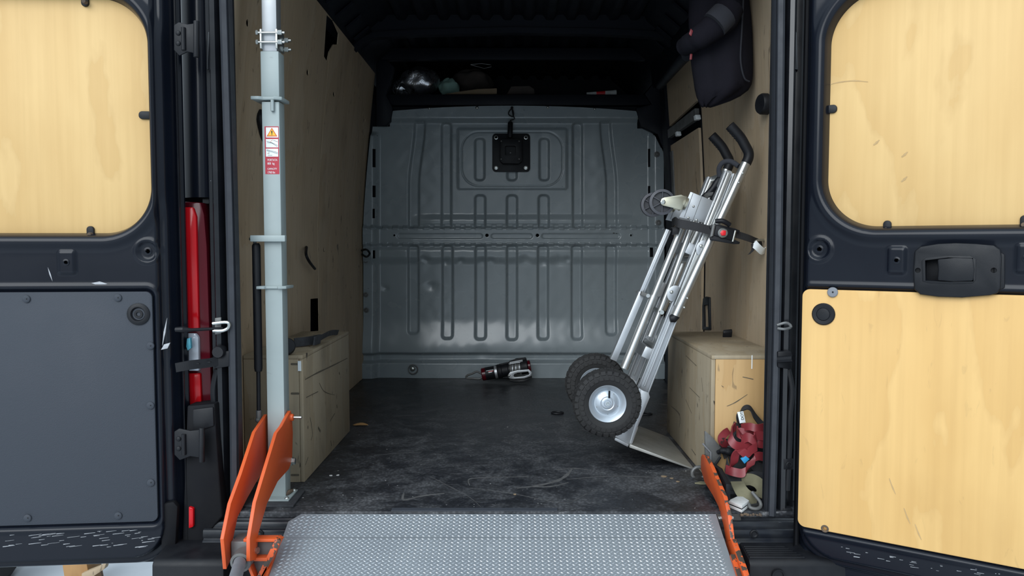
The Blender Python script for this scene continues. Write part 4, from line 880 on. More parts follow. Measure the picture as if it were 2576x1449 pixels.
# small castors at the back of the frame
for d in (.0, .17):
    c = T(1664, 509, d-.005); R = .045; k = MB()
    k.lathe(c+V(0,-.012,0), V(0,1,0), [(R*.80,0),(R,.002),(R,.022),(R*.80,.024),(R*.78,.018),(R*.78,.006),(R*.80,0)], 36, False); w = k.build('castor_tyre', M['spoke'], ht, smooth=True)
    MB().lathe(c, V(0,1,0), [(.001,-.003),(R*.8,-.003),(R*.8,.003),(.001,.003)], 30).build('castor_disc', M['castor'], w)
    for i in range(6):
        a = i*math.pi/3+.5; u = V(math.cos(a), 0, math.sin(a)); MB().obox(c+u*R*.42+V(0,-.006,0), u*R*.38, V(0,.004,0), u.cross(V(0,1,0))*.0016).build('castor_spoke', M['spoke'], w)
    for e in (-.019, .016):
        MB().prism([T(x, y, d-.005+e) for x, y in ((1658,509),(1661,501),(1667,498),(1710,491),(1724,497),(1712,530),(1706,528),(1665,518),(1660,515))], (0, .003, 0)).build('castor_fork', M['yzinc'], ht, .0008)
    m = MB(); m.lathe(c+V(0,-.0195,0), V(0,-1,0), [(.009,0),(.009,.004),(.006,.005)], 6); m.build('castor_axle', M['zinc'], ht)
    a, b = T(1716, 509, d), T(1730, 515, d); MB().lathe(a, b-a, [(.022,-.004),(.026,.0),(.026,.006),(.022,.008),(.022,.016)], 20).build('castor_swivel', M['yzinc'], ht, smooth=True)
# wheels
def wheel(d, near):
    c = T(1520.5, 1002.5, d); A = V(0,-1,0); R = .1215; w = .040
    prof = [(.062,.020),(.066,.030),(.078,.036),(.092,.038),(.104,.035),(.112,.026),(.1165,.012),(.1175,0)]
    full = [(r, h) for r, h in prof] + [(r, -h) for r, h in prof[::-1][1:]]
    rim = MB().lathe(c, A, [(.020,.018),(.024,.020),(.036,.016),(.044,.010),(.047,.016),(.052,.020),(.058,.026),(.0635,.029),(.0665,.026),(.062,.018),(.062,-.020),(.02,-.02)], 48)
    wh = rim.build('wheel', M['rim'], ht, smooth=True)
    ty = MB().lathe(c, A, full, 64, False).build('tyre', M['tyre'], wh, smooth=True)
    x, y = perp(A); m = MB(); n = 30
    for i in range(n):
        for row, (h0, h1, r0, da) in enumerate(((.008,.030,.1165,0.),(-.030,-.008,.1165,.5),(-.009,.009,.1185,.25))):
            a = 2*math.pi*(i+da)/n; wd = .0088 if row < 2 else .0065
            u = x*math.cos(a)+y*math.sin(a); tv = -x*math.sin(a)+y*math.cos(a); tilt = 0 if row == 2 else .006
            hm = (h0+h1)/2; rr = r0-.003-tilt*.5; so = (1 if hm > 0 else -1)
            up = (u + A*so*(.45 if row < 2 else 0)).normalized(); aw = up.cross(tv).normalized()
            m.obox(c+u*rr+A*hm, tv*wd, aw*(h1-h0)/2, up*.0042)
        a = 2*math.pi*(i+.25)/n
        for so in (1, -1):
            u = x*math.cos(a)+y*math.sin(a); tv = -x*math.sin(a)+y*math.cos(a); up = (u*.42+A*so).normalized(); aw = up.cross(tv)
            m.obox(c+u*.1065+A*so*.0325, tv*.0088, aw*.0072, up*.0036)
            a2 = a + math.pi/n; u = x*math.cos(a2)+y*math.sin(a2); tv = -x*math.sin(a2)+y*math.cos(a2); up = (u*.08+A*so).normalized(); aw = up.cross(tv)
            m.obox(c+u*.0895+A*so*.0365, tv*.0074, aw*.0066, up*.0030)
    m.build('tread_blocks', M['tyre'], wh, .0008, seg=1)
    MB().lathe(c+A*.012, A, [(.047,-.002),(.047,.0),(.026,.001),(.022,.006),(.018,.009),(.012,.009),(.010,.014),(.001,.014)], 32).build('hub_plate', M['rim'], wh, smooth=True)
    for i in range(5):
        a = 2*math.pi*i/5+.35; u = x*math.cos(a)+y*math.sin(a); MB().dome(c+A*.0125+u*.035, A, .0055, .003).build('hub_bolt', M['zinc'], wh, smooth=True)
    MB().lathe(c+A*.016, A, [(.0062,0),(.0062,.012),(.0036,.012),(.0036,.001),(.0004,.001)], 14).build('axle_end', M['zinc'], wh, smooth=True)
    m = MB(); m.tube([c+A*.020+V(.006,0,.020), c+A*.024+V(.006,0,.044)], .0032, 8); m.build('valve', M['black'], wh, smooth=True)
wheel(-.065, True); wheel(.30, False)
m = MB(); m.tube([T(1520.5,1002.5,-.045), T(1520.5,1002.5,.28)], .008, 12); m.build('axle', M['zinc'], ht, smooth=True)
c = T(1520.5, 1002.5, -.065)
# heel brackets and toe plate
for d in (-.022, .245): MB().prism([T(x, y, d) for x, y in ((1606,974),(1622,984),(1630,992),(1628,1004),(1602,1062),(1587,1110),(1578,1118),(1545,1094),(1560,1076),(1580,1040),(1530,1010),(1515,1000),(1525,985))], (0, .008, 0)).build('heel_bracket', M['alu'], ht, .001)
MB().prism([T(x, y, -.024) for x, y in ((1610,978),(1629,985),(1632,996),(1598,1078),(1589,1110),(1581,1118),(1583,1105),(1600,1045))], (0, .01, 0)).build('heel_flange', M['alu'], ht, .001)
tp = MB().prism([T(1581,1110,-.042), T(1752,1175,-.042), T(1752,1178.5,-.042), T(1579,1118,-.042)], (0, .44, 0)).build('toe_plate', M['toe'], ht, .0008)
MB().prism([T(1545,1095,-.03), T(1578,1112,-.03), T(1576,1119,-.03), T(1543,1102,-.03)], (0, .42, 0)).build('heel_bar', M['alu'], ht, .001)
bar((1588,1104), (1600,1070), 8, -.02, .39, 'heel_back', 'toe')
# ---- ratchet strap holding the truck
rt = thing('ratchet_strap', PY(1815, 610, 2.62), 'black ratchet strap with red button tying the hand truck to the wall', 'strap')
YR = 2.615
MB().ribbon([T(1706,560,.10), T(1702,556,.02), PY(1708,562,YR+.015), PY(1750,570,YR), PY(1788,580,YR)], (0, .05, 1), .030, .003, 6).build('webbing', M['webb'], rt)
MB().ribbon([T(1706,570,.08), PY(1700,573,YR+.05), PY(1699,590,YR+.045)], (1, .1, .3), .024, .003, 5).build('webbing_tail', M['webb'], rt)
MB().ribbon([PY(1848,588,YR), PY(1880,598,2.64), PY(1900,606,2.67), PY(1916,612,2.70)], [V(0,0,1), V(0,.2,1), V(0,.4,1)], .024, .003, 6).build('webbing', M['webb'], rt)
for py in (563, 592):
    MB().prism([PY(x, y+py, YR-.008) for x, y in ((1785,4),(1800,0),(1850,12),(1862,17),(1860,22),(1846,22),(1786,12))], (0, .006, 0)).build('ratchet_side', M['black'], rt, .0015)
MB().prism([PY(x, y, YR-.012) for x, y in ((1802,566),(1850,580),(1844,606),(1796,592))], (0, .016, 0)).build('ratchet_body', M['black'], rt, .003)
m = MB(); m.tube([PY(1796,565,YR-.012), PY(1790,594,YR-.012)], .006, 12); m.build('spool', M['steel'], rt, smooth=True)
m = MB(); m.tube(smooth([PY(1800,557,YR-.006), PY(1818,556,YR-.015), PY(1836,566,YR-.012)], 5), .0085, 12); m.build('release_handle', M['black'], rt, smooth=True)
m = MB(); m.tube([PY(1850,580,YR-.010), PY(1843,608,YR-.010)], .004, 10); m.build('cross_pin', M['zinc'], rt, smooth=True)
MB().lathe(PY(1818,586,YR-.012), V(0,-1,0), [(.017,-.002),(.017,.003),(.014,.006),(.001,.006)], 20).build('ratchet_gear', M['zinc'], rt, smooth=True)
MB().prism([PY(x, y, YR-.026) for x, y in ((1813,586),(1818,579),(1827,580),(1826,592),(1816,593))], (0, .010, 0)).build('release_button', M['redb'], rt, .002)
m = MB(); m.tube(smooth([PY(1897,610,2.655), PY(1905,605,2.66), PY(1918,604,2.68), PY(1926,609,2.70), PY(1924,620,2.71)], 5), .0045, 10); m.build('wall_hook', M['zinc'], rt, smooth=True)
MB().ribbon([PY(1896,612,2.65), PY(1906,622,2.645), PY(1918,632,2.66), PY(1926,628,2.68)], [V(.5,0,1), V(.8,.3,.6), V(.3,0,1)], .026, .002, 6).build('care_tag', M['white'], rt)
MB().ribbon([PY(1893,612,2.65), PY(1894,628,2.645), PY(1884,640,2.64)], (.8, .2, .5), .012, .002, 6).build('strap_tail', M['webb'], rt)
# ---- black mount plate on the bulkhead
YP = YB-.016
bp = thing('mounting_plate', PY(1286, 432, YP), 'square black bolted mount with moulded socket on the bulkhead', 'mount')
def flat(pts, Y, th, name, mat, par, bev=.002): return MB().prism([PY(x, y, Y) for x, y in pts], (0, th, 0)).build(name, M[mat], par, bev)
flat(rrect(1286, 384, 47.5, 48, 9, 5), YP-.010, .010, 'back_plate', 'black', bp)
sb_ = flat([(1258,349),(1311,349),(1313,354),(1314,405),(1306,412),(1264,412),(1257,404)], YP-.055, .045, 'socket_body', 'black', bp, .004)
cut(sb_, MB().prism([PY(x, y, YP-.07) for x, y in rrect(1284, 378, 14, 12, 4, 4)], (0, .048, 0)))
MB().dome(PY(1284, 384, YP-.022), V(0,-1,0), .006).build('socket_pin', M['steel'], bp, smooth=True)
for px, py in ((1248,346),(1323,346),(1248,422),(1323,422)):
    MB().lathe(PY(px, py, YP-.010), V(0,-1,0), [(.0115,-.001),(.0115,.002),(.0075,.003),(.0065,.0),(.001,.0)], 18).build('bolt', M['zinc'], bp, smooth=True)
for px, py in ((1261,355),(1306,355),(1261,400),(1306,400)): MB().dome(PY(px, py, YP-.055), V(0,-1,0), .005, .002).build('screw', M['steel'], bp, smooth=True)
ck = thing('cord_switch', PY(1284, 345, YP-.03), 'black inline plug hanging on a wire loop above the square mount', 'plug')
m = MB(); m.tube([PY(1284, 306, YP-.03), PY(1284, 310, YP-.03), PY(1283, 340, YP-.04), PY(1283, 346, YP-.04)], [.010, .0155, .0155, .012], 14); m.build('plug_body', M['black'], ck, smooth=True)
m = MB(); m.tube(smooth([PY(1288, 272, YP-.04), PY(1281, 280, YP-.045), PY(1280, 288, YP-.045), PY(1290, 293, YP-.045), PY(1292, 284, YP-.045), PY(1288, 273, YP-.045), PY(1291, 290, YP-.05), PY(1294, 299, YP-.05), PY(1284, 303, YP-.04), PY(1284, 308, YP-.03)], 5), .0035, 7); m.build('wire_loop', M['black'], ck, smooth=True)
m = MB(); m.sphere(PY(1288, 271, YP-.04), .008); m.build('hook', M['black'], ck, smooth=True)
# ---- winch on the floor
YW = 4.30
wn = thing('winch', PY(1260, 958, YW), 'black portable winch with silver hook arm and red band on the floor', 'winch')
wa = (PY(1320, 926, YW)-PY(1215, 945, YW)).normalized(); w0 = PY(1213, 942, YW)
def wp(t, d=0): return w0 + wa*t + V(0, d, 0)
R0 = .037
MB().lathe(wp(0), wa, [(.001,-.002),(R0*.9,-.002),(R0,.002),(R0,.020)], 28).build('red_band', M['darklens'], wn, smooth=True)
MB().lathe(wp(0), wa, [(R0,.020),(R0,.072),(R0*.97,.074)], 28).build('motor_can', M['black'], wn, smooth=True)
MB().lathe(wp(0), wa, [(R0*1.02,.074),(R0*1.02,.088)], 28).build('clamp_ring', M['alu'], wn, smooth=True)
MB().lathe(wp(0), wa, [(R0*1.05,.090),(R0*1.12,.094),(R0*1.12,.112),(R0,.116),(R0,.150),(R0*1.1,.154),(R0*1.1,.160)], 28).build('gearbox', M['black'], wn, smooth=True)
MB().lathe(wp(0), wa, [(R0*.8,.160),(R0*.8,.225)], 24).build('rope_drum', M['steel'], wn, smooth=True)
for i in range(6):
    m = MB(); m.tube([wp(.166+i*.010) + (V(0,0,1)*math.cos(a)+V(0,-1,0)*math.sin(a))*R0*.83 for a in np.linspace(0, 2*math.pi, 18)], .0045, 6, False); m.build('rope_turn', M['alu'] if i % 2 else M['steel'], wn, smooth=True)
MB().lathe(wp(0), wa, [(R0*1.1,.225),(R0*1.15,.230),(R0*1.15,.262),(R0*.9,.268)], 28).build('end_housing', M['black'], wn, smooth=True)
MB().lathe(wp(0), wa, [(R0*.92,.268),(R0*.92,.280),(R0*.7,.284)], 28).build('red_end_cap', M['darklens'], wn, smooth=True)
MB().prism([wp(.155, -.01)+V(0,0,R0*1.0), wp(.26, -.01)+V(0,0,R0*1.0), wp(.255, -.01)+V(0,0,R0*1.4), wp(.20, -.01)+V(0,0,R0*1.5), wp(.155, -.01)+V(0,0,R0*1.25)], (0, .03, 0)).build('carry_handle', M['black'], wn, .004)
MB().prism([wp(.05, -.01)+V(0,0,R0*.9), wp(.155, -.01)+V(0,0,R0*.95), wp(.155, -.01)+V(0,0,R0*1.2), wp(.10, -.01)+V(0,0,R0*1.15)], (0, .02, 0)).build('cable_guard', M['black'], wn, .003)
for z in (.95, 1.15): 
    m = MB(); m.tube([wp(.16, -.02)+V(0,0,R0*z), wp(.235, -.02)+V(0,0,R0*z)], .003, 8); m.build('tie_bar', M['alu'], wn, smooth=True)
hk = [PY(x, y, YW-.05) for x, y in ((1277,945),(1283,936),(1300,932),(1330,929),(1339,937),(1336,946),(1320,952),(1292,954),(1281,952))]
inner = [PY(x, y, YW-.05) for x, y in ((1292,945),(1294,941),(1303,938),(1328,935),(1332,939),(1330,943),(1318,947),(1297,949),(1293,948))]
m = MB(); n = len(hk)
m.add(hk+inner+[p+V(0,.008,0) for p in hk+inner], [(i,(i+1)%n,n+(i+1)%n,n+i) for i in range(n)] + [(2*n+i,3*n+i,3*n+(i+1)%n,2*n+(i+1)%n) for i in range(n)] + [(i,2*n+i,2*n+(i+1)%n,(i+1)%n) for i in range(n)] + [(n+i,n+(i+1)%n,3*n+(i+1)%n,3*n+i) for i in range(n)])
ha = m.build('hook_arm', M['alu'], wn, .001); MB().dome(PY(1281, 945, YW-.051), V(0,-1,0), .007).build('hook_bolt', M['zinc'], ha, smooth=True)
MB().ribbon([PY(1282,954,YW-.03), PY(1300,957,YW-.03), PY(1320,955,YW-.03), PY(1338,948,YW-.02)], (0,.3,1), .012, .004, 5).build('rubber_foot', M['black'], wn)
m = MB(); m.tube(smooth([wp(.002), PY(1200,935,YW), PY(1188,940,YW), PY(1175,945,YW), PY(1174,951,YW), PY(1190,952,YW), PY(1205,953,YW), PY(1213,949,YW)], 5), .006, 8); m.build('snap_hook', M['steel'], wn, smooth=True)
for i, (t0, t1, zz, mt) in enumerate(((.024,.066,.62,'white'), (.036,.066,.42,'redlens'), (.038,.058,.26,'white'))):
    a = zz; P = [wp(t, -R0*1.004*math.cos(b)) + V(0,0,R0*1.004*math.sin(b)) for t, b in ((t0,a-.06),(t1,a-.06),(t1,a+.06),(t0,a+.06))]
    MB().prism(P, (0, .001, -.0005)).build('printed_line', M[mt], wn)
# ---- floor details
def fthing(m, name, mat, label, cat, bev=0, **kw): return m.build(name, M[mat], None, bev, label=label, cat=cat, **kw)
c = PZ(905, 1071, .001)
m = MB(); nL = 12; up = []; lo_ = []
for i in range(nL+1):
    f = i/nL; w = .017*math.sin(math.pi*f)**.7*(1-.3*f)+.0006; x = -.030+.066*f
    up.append(c+V(x, w, .003+.006*math.sin(f*3))); lo_.append(c+V(x, -w, .002+.004*math.sin(f*3)))
m.prism(lo_+up[::-1], (0, 0, .0012)); fthing(m, 'dry_leaf', 'leaf', 'dry brown leaf on the floor by the box behind the post', 'leaf')
for px, py, lab_ in ((1402, 1038, 'black oval lashing ring flat on the floor by the near wheel of the hand truck'), (1625, 1041, 'black oval lashing ring flat on the floor between hand truck and box')):
    c = PZ(px, py, .004); m = MB(); m.tube([c+V(.027*math.cos(a), .020*math.sin(a), .0) for a in np.linspace(0, 2*math.pi, 26)], .004, 8, False); fthing(m, 'lashing_ring', 'black', lab_, 'ring', smooth=True)
c = PZ(1770, 1216, .001); m = MB(); m.prism([c+V(x,y,0) for x, y in ((-.03,-.004),(-.01,-.012),(.016,-.012),(.02,.0),(-.008,.010))], (0,0,.004)); fthing(m, 'straw_scrap', 'webk', 'pale dry scrap on the floor by the chipped orange arm', 'scrap')
for i, (px, py, r) in enumerate(((1670,1199,.010),(1690,1204,.007),(1705,1212,.006),(1295,1244,.006),(833,1197,.006),(850,1196,.005))):
    c = PZ(px, py, .0008); rr_ = random.Random(i); pts = [c+V(r*(.6+.6*rr_.random())*math.cos(a), r*(.6+.6*rr_.random())*math.sin(a), 0) for a in np.linspace(0, 6.28, 8)[:-1]]
    m = MB(); m.prism(pts, (0,0,.002)); fthing(m, 'grit_chip', 'card' if i < 4 else 'foam', ('tan debris chip on the floor between toe plate and chipped orange arm' if i < 3 else 'lone tan debris chip on the floor near the middle of the ramp edge' if i == 3 else 'pale debris chip on the floor beside the box behind the post'), 'debris', group=(None if i == 3 else 'debris chips on the floor'))
m = MB(); m.box((PZ(985,1284,0).x, 2.1885, .0004), (PZ(1402,1284,0).x, 2.212, .0022)); fthing(m, 'threshold_strip', 'steelblue', 'thin dark strip let into the floor edge above the ramp', 'strip')
# ---- strap pile by the right pillar
def S3(px, py, Y): return PY(px, py, Y)
sp = thing('tie_down_strap', S3(1870, 1200, 2.40), 'tangle of red rubber tie-down straps hanging against the tan box front', 'strap')
def rib(pts, wid, w, name, mat, par, th=.004): return MB().ribbon([S3(*p) for p in pts], wid, w, th, 7).build(name, M[mat], par, smooth=True)
Zv, Yv, Xv = V(0,0,1), V(0,1,0), V(1,0,0)
rib([(1866,1076,2.40),(1885,1073,2.37),(1905,1077,2.36),(1930,1072,2.38)], [Zv, V(0,.3,1), Zv], .024, 'strap_loop', 'strapred', sp)
rib([(1850,1072,2.41),(1840,1085,2.38),(1838,1104,2.36),(1850,1120,2.35),(1872,1122,2.36),(1890,1112,2.37)], [V(.3,.5,1), V(.4,.4,1), V(.2,.3,1), V(0,.2,1)], .026, 'strap_loop', 'strapred', sp)
rib([(1854,1078,2.42),(1858,1092,2.40),(1870,1098,2.39),(1862,1084,2.39),(1878,1088,2.385),(1896,1094,2.39)], [Zv, V(.3,0,1), V(-.4,.3,1), Zv], .020, 'strap_loop', 'strapred', sp)
rib([(1866,1108,2.375),(1882,1100,2.355),(1898,1108,2.35),(1903,1096,2.355),(1930,1098,2.36)], [V(.4,0,1), V(-.2,.2,1), V(0,.1,1), Zv], .028, 'strap_loop', 'strapred', sp)
rib([(1898,1108,2.365),(1910,1116,2.36),(1930,1118,2.37)], [Zv, Zv], .026, 'strap_loop', 'strapred', sp)
rib([(1830,1183,2.37),(1845,1168,2.35),(1850,1145,2.34),(1862,1134,2.335),(1878,1142,2.335),(1890,1132,2.34),(1904,1124,2.345)], [V(.5,.2,1), V(.9,.1,.3), V(1,.1,0), V(.2,.2,1), V(.3,.1,1)], .026, 'strap_loop', 'strapred', sp)
rib([(1826,1180,2.36),(1845,1187,2.34),(1868,1190,2.335),(1885,1176,2.335),(1892,1155,2.34),(1908,1147,2.345),(1930,1152,2.36)], [V(0,.2,1), V(0,.3,1), V(.5,.2,.8), V(.8,.1,.5), V(.2,.2,1), Zv], .027, 'strap_loop', 'strapred', sp)
rib([(1832,1125,2.43),(1818,1112,2.41),(1816,1100,2.41),(1826,1088,2.42),(1834,1084,2.43)], [V(.9,.1,.2), V(1,.2,.1), V(.7,.3,-.5)], .026, 'strap_loop', 'strapred', sp)
p = S3(1818, 1117, 2.405); text('FLA', 'handwriting', p, (.35,-.0,1), (-1,0,.35), .013, M['ink'], sp, .0015)
tg = thing('webbing_sling', S3(1880, 1070, 2.42), 'black webbing loop with white handwritten tag on top of the red straps', 'strap')
rib([(1864,1074,2.43),(1858,1050,2.42),(1862,1036,2.42),(1876,1025,2.42),(1888,1028,2.42),(1900,1048,2.42),(1916,1066,2.42),(1930,1070,2.42)], [V(1,.5,.2), V(1,.6,0), V(.2,.9,.6), V(.1,.8,.8), V(.8,.3,.4), V(.7,.3,.6)], .018, 'webbing_loop', 'webb', tg)
a = S3(1855, 1037, 2.405); b = S3(1870, 1035, 2.405); dn = S3(1861, 1065, 2.405)
MB().prism([a, b, b+(dn-a), dn], (0, .003, 0)).build('tag', M['white'], tg, .0005)
text('DOT', 'handwriting', S3(1871.5, 1056, 2.4035), (-.16,0,1), (-1,0,-.16), .0125, M['ink'], tg, .0004)
kb = thing('ratchet_webbing', PZ(1880, 1272, 0), 'faded khaki webbing with a black hook at the bottom of the strap pile', 'strap')
rib([(1854,1212,2.31),(1860,1226,2.275),(1870,1241,2.258),(1884,1251,2.252),(1904,1254,2.262)], [V(1,.1,.05), V(1,.1,.2), V(.8,.1,.6), V(.4,.1,.9), V(.1,.1,1)], .040, 'webbing_loop', 'webk', kb, .003)
rib([(1866,1208,2.34),(1888,1206,2.325),(1908,1216,2.31),(1918,1234,2.30),(1912,1252,2.28)], [V(.1,.1,1), V(.2,.1,1), V(.8,.1,.5), V(1,.1,0), V(1,.1,-.2)], .036, 'webbing_loop', 'webk', kb, .003)
m = MB(); m.tube(smooth([S3(1892,1238,2.238), S3(1902,1250,2.225), S3(1912,1263,2.212), S3(1913,1274,2.204), S3(1903,1280,2.196), S3(1888,1277,2.200), S3(1884,1268,2.212)], 6), .0055, 10); m.build('hook', M['steel'], kb, smooth=True)
gb = thing('webbing_strap', S3(1860, 1190, 2.40), 'ribbed dark grey webbing strap wound between the red and khaki straps, with added black bands darkening the gaps', 'strap')
rib([(1828,1160,2.42),(1828,1175,2.40),(1834,1194,2.38),(1842,1206,2.37),(1868,1206,2.355),(1895,1196,2.355),(1930,1200,2.37)], [V(.2,.3,1), V(.4,.2,1), V(0,.3,1), V(0,.2,1)], .026, 'webbing_run_and_fill', 'webg', gb, .003)
rib([(1826,1208,2.39),(1836,1225,2.37),(1840,1240,2.36),(1828,1250,2.35),(1845,1248,2.34),(1862,1258,2.34)], [V(.5,.2,.8), V(.9,.2,.2), V(.2,.4,1), V(0,.6,.6)], .030, 'webbing_run_and_fill', 'webg', gb, .003)
rib([(1890,1160,2.40),(1905,1175,2.38),(1930,1186,2.38)], [V(.2,.2,1), V(.1,.2,1)], .034, 'webbing_run_and_fill', 'webb', gb, .003)
rib([(1845,1095,2.44),(1835,1110,2.43),(1845,1128,2.42),(1870,1132,2.41)], [V(.6,.2,.6), V(.9,.1,.2), V(.2,.2,1)], .024, 'webbing_run_and_fill', 'webg', gb, .003)
rib([(1790,1296,2.21),(1798,1284,2.25),(1806,1272,2.30)], (1, .3, .1), .030, 'webbing_run_and_fill', 'webg', gb, .002)
for pts in ([(1815,1135,2.44),(1835,1125,2.44),(1870,1140,2.43),(1930,1130,2.43)], [(1840,1080,2.445),(1870,1095,2.44),(1930,1090,2.44)], [(1835,1165,2.43),(1870,1160,2.42),(1930,1172,2.42)], [(1830,1225,2.44),(1870,1228,2.43),(1930,1222,2.43)], [(1840,1262,2.42),(1880,1255,2.42),(1930,1258,2.42)]):  # black bands added behind the pile to fill its gaps with dark
    rib(pts, [V(0,.1,1), V(.1,.2,1), Zv], .055, 'webbing_run_and_fill', 'webb', gb, .003)
MB().prism([S3(x, y, 2.33) for x, y in ((1864,1155),(1876,1147),(1886,1155),(1873,1167))], (0, .01, 0)).build('buckle_block', M['blue'], None, .001, label='small bright blue plastic block caught in the red straps', cat='block')
fe = thing('foam_block', PZ(1860, 1288, .001), 'white foam block with black middle layer at the foot of the strap pile', 'foam block')
base = [PZ(1832, 1276, .001), PZ(1862, 1262, .001), PZ(1884, 1276, .001), PZ(1866, 1290, .001)]
for z0, h, mt, nm in ((.0, .009, 'foam', 'lower_layer'), (.009, .003, 'black', 'middle_layer'), (.012, .009, 'foam', 'upper_layer')):
    MB().prism([q+V(0,0,z0) for q in base], (0, 0, h)).build(nm, M[mt], fe, .0006)
# sill sticker and grit
pa, pb_ = PZ(1806, 1306, -.017), PZ(1866, 1306, -.017)
sk = MB().prism([V(pa.x-.0, 2.181, -.024), V(pb_.x, 2.181, -.024), V(pb_.x, 2.188, -.0075), V(pa.x, 2.188, -.0075)], (0, -.004, .001)).build('sill_sticker', M['ink'], None, label='black strip with white lettering on the sill beside the orange arm', cat='sticker')
u_ = V(0, .007, .0165).normalized()
text('utilitaire', 'lettering', V(pa.x+.004, 2.1785, -.019), (1,0,0), u_, .0135, M['white'], sk, .0004)
m = MB(); rr_ = random.Random(5); c = PZ(1890, 1306, -.017)
for i in range(26):
    q = c + V(rr_.uniform(-.03, .03), rr_.uniform(-.004, .008), .012); m.sphere(q, rr_.uniform(.002, .005), 6)
m.build('grit_pile', M['dirt'], None, label='brown grit gathered on the sill below the strap pile', cat='grit', kind='stuff')
# ---- hanging jacket
jk = thing('jacket', PY(1800, 265, 2.785), 'dark fleece jacket hanging high on the plywood wall above the hand truck', 'jacket')
rows = [(-110,1742,1872),(-60,1738,1880),(0,1736,1882),(40,1734,1887),(80,1735,1890),(120,1736,1891),(160,1740,1892),(190,1744,1891),(210,1747,1888),(225,1749,1880),(240,1752,1860),(252,1756,1835),(262,1762,1805),(266,1768,1790)]
m = MB(); vs = []; n = 40
for i, (py, xl, xr) in enumerate(rows):
    c = PY((xl+xr)/2, py, 2.735); hw = (xr-xl)/2*2.735/F; hd = .075*min(1, hw/.09)
    for k in range(n):
        a = 2*math.pi*k/n; fold = 1 + .10*math.sin(a*5+i*.25) + .05*math.sin(a*9-i*.5)
        edge = abs(math.cos(a)); f = fold*(1-edge**3) + edge**3
        vs.append(c + V(hw*math.cos(a), hd*math.sin(a)*f - (.0), .006*math.sin(a*7)))
m.add(vs, [(i*n+k, i*n+(k+1) % n, (i+1)*n+(k+1) % n, (i+1)*n+k) for i in range(len(rows)-1) for k in range(n)] + [tuple(range(n)), tuple(range((len(rows)-1)*n, len(rows)*n))])
m.build('body', M['cloth'], jk, smooth=True)
m = MB(); m.tube(smooth([PY(1835,20,2.635), PY(1818,50,2.625), PY(1790,72,2.625), PY(1765,90,2.635), PY(1742,105,2.665), PY(1722,118,2.715)], 5), [.05]*6+[.045]*6+[.042]*6+[.036]*5+[.033]*3, 16); m.build('sleeve', M['cloth'], jk, smooth=True)
m = MB(); m.tube(smooth([PY(1822,38,2.610), PY(1808,52,2.607), PY(1798,62,2.607)], 4), .048, 16); m.build('sleeve_band', M['cuff'], jk, smooth=True)
m = MB(); m.tube(smooth([PY(1870,0,2.665), PY(1866,80,2.655), PY(1863,150,2.655), PY(1872,195,2.665), PY(1885,205,2.675)], 6), .003, 6); m.build('seam', M['cuff'], jk, smooth=True)
MB().obox(PY(1738, 82, 2.615), V(.004,0,-.004), V(0,.003,0), V(.003,0,.009)).build('red_tag', M['strapred'], jk, .001)
MB().obox(PY(1738, 143, 2.675), V(.004,0,0), V(0,.003,0), V(.001,0,.010)).build('red_tag', M['strapred'], jk, .001)
m = MB(); m.tube(smooth([PY(1728,140,3.02), PY(1715,152,3.15), PY(1690,180,3.5), PY(1660,215,4.1)], 5), .022, 10); m.build('grab_pole', M['ceil'], None, smooth=True, label='dark pole running along the roof edge behind the jacket', cat='pole')
# ---- things on the over-cab shelf
ZSH = .0
def shelf(px, py, Y): return PY(px, py, Y)
def blob(c, rx, ry, rz, seed, amp, nm, mat, label=None, cat=None, par=None, n1=28, n2=18, flat=True):
    m = MB(); vs = []; r = random.Random(seed); ph = [r.uniform(0, 6.28) for _ in range(8)]
    for i in range(n2+1):
        b = math.pi*i/n2
        for k in range(n1):
            a = 2*math.pi*k/n1; q = 1+amp*(math.sin(3*a+ph[0]+2*b)+.7*math.sin(5*a+ph[1]-3*b)+.5*math.sin(9*a+ph[2]+5*b)+.5*math.sin(7*b+ph[3]))
            p = c+V(rx*q*math.sin(b)*math.cos(a), ry*q*math.sin(b)*math.sin(a), rz*q*math.cos(b))
            if flat: p.z = max(p.z, 1.669)
            vs.append(p)
    m.add(vs, [(i*n1+k, i*n1+(k+1) % n1, (i+1)*n1+(k+1) % n1, (i+1)*n1+k) for i in range(n2) for k in range(n1)])
    return m.build(nm, M[mat], par, smooth=True, label=label, cat=cat) if par is None else m.build(nm, M[mat], par, smooth=True)
fb = thing('foil_blanket', PY(1047, 237, 4.60), 'crumpled silver foil blanket bundle with black strap on the over-cab shelf', 'blanket')
blob(PY(1056, 206, 4.62), .115, .10, .085, 2, .05, 'bundle', 'foil', par=fb, n1=48, n2=30); blob(PY(1012, 222, 4.60), .06, .06, .055, 6, .06, 'bundle_end', 'foil', par=fb, n1=36, n2=20)
MB().ribbon([PY(996,240,4.50), PY(1008,214,4.50), PY(1018,218,4.49), PY(1032,232,4.49), PY(1030,240,4.50)], (.4,.2,1), .02, .004, 6).build('strap', M['webb'], fb)
blob(PY(1130, 222, 4.70), .065, .05, .055, 9, .08, 'folded_cloth', 'mint', 'mint green cloth tucked beside the foil bundle', 'cloth')
blob(PY(1188, 208, 4.86), .13, .10, .075, 12, .07, 'rolled_coat', 'brown', 'dark brown folded coat behind the mint cloth on the shelf', 'coat')
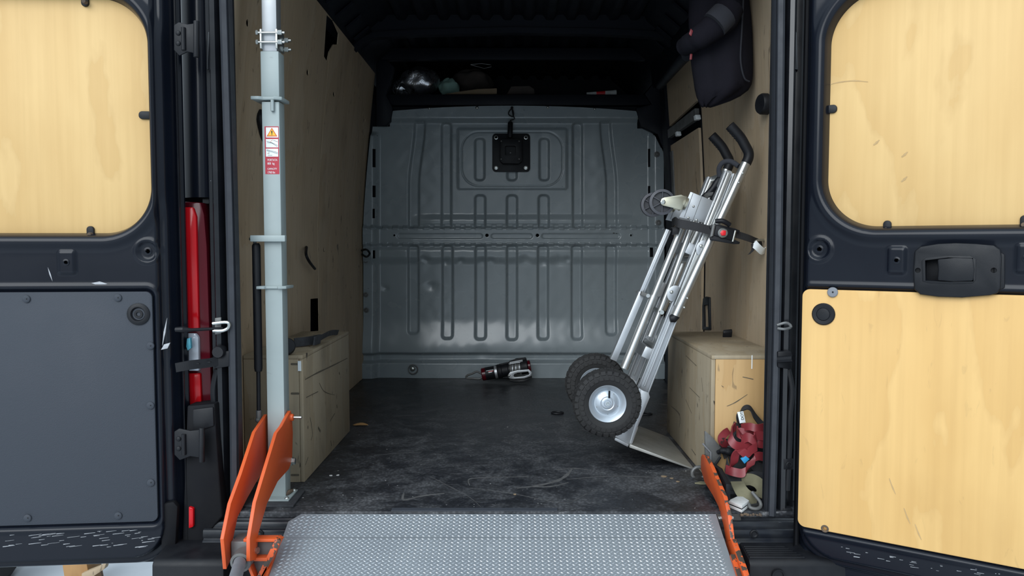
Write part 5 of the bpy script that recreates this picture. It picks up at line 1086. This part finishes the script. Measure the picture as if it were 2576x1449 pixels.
MB().prism([PY(x, y, 4.52) for x, y in ((1118,236.5),(1250,236.5),(1250,222),(1200,224),(1150,231))], (0, .10, 0)).build('cardboard_sheet', M['card'], None, .002, label='flat cardboard sheet lying on the shelf in front of the coat', cat='cardboard')
MB().prism([PY(x, y, 4.56) for x, y in ((1275,236.5),(1345,236.5),(1344,224),(1332,216),(1286,217))], (0, .08, 0)).build('tan_bundle', M['brown'], None, .004, label='low tan padded bundle in the middle of the shelf', cat='bundle')
cn = thing('striped_tube', PY(1510, 238, 4.55), 'white tapered tube with a red band lying on the shelf', 'tube')
a, b = PY(1472, 236, 4.56), PY(1550, 232.5, 4.56)
def cone(f0, f1, mt, nm): MB().lathe(V(a.x, a.y, 1.6905), V(1,0,0), [(.006+.015*f0, (b.x-a.x)*f0), (.006+.015*f1, (b.x-a.x)*f1)], 18).build(nm, M[mt], cn, smooth=True)
cone(.05, .36, 'foam', 'tapered_end'); cone(.36, .64, 'redb', 'red_band'); cone(.64, 1, 'foam', 'wide_end')
m = MB(); m.tube([PY(x, y, 4.60) for x, y in ((1184,162),(1212,160),(1235,163),(1236,168),(1218,172),(1184,163))], .0015, 5); m.build('wire_hanger', M['alu'], None, label='thin bent wire hanging under the roof over the shelf', cat='wire')
# ---- things on the ground outside
tr = thing('timber_trestle', PZ(185, 1470, -.62), 'tan timber leg standing on the pale ground beyond the dark-panelled door', 'trestle')
MB().prism([PY(x, y, 3.0) for x, y in ((152,1395),(214,1395),(232,1496),(168,1496))], (0, .10, 0)).build('leg', M['wood'], tr, .004)
MB().prism([PY(x, y, 2.98) for x, y in ((205,1443),(245,1428),(268,1415),(262,1432),(232,1452),(205,1460))], (0, .03, 0)).build('broken_ply', M['ply_wall'], tr, .002)
m = MB(); c = PZ(-30, 1462, -.62); m.lathe(c+V(0,0,.30), V(1,.2,0), [(.20,-.08),(.27,-.09),(.30,-.07),(.305,0),(.30,.07),(.27,.09),(.20,.08)], 40)
m.build('spare_tyre', M['tyre'], None, smooth=True, label='black tyre on the ground behind the dark-panelled door', cat='tyre')
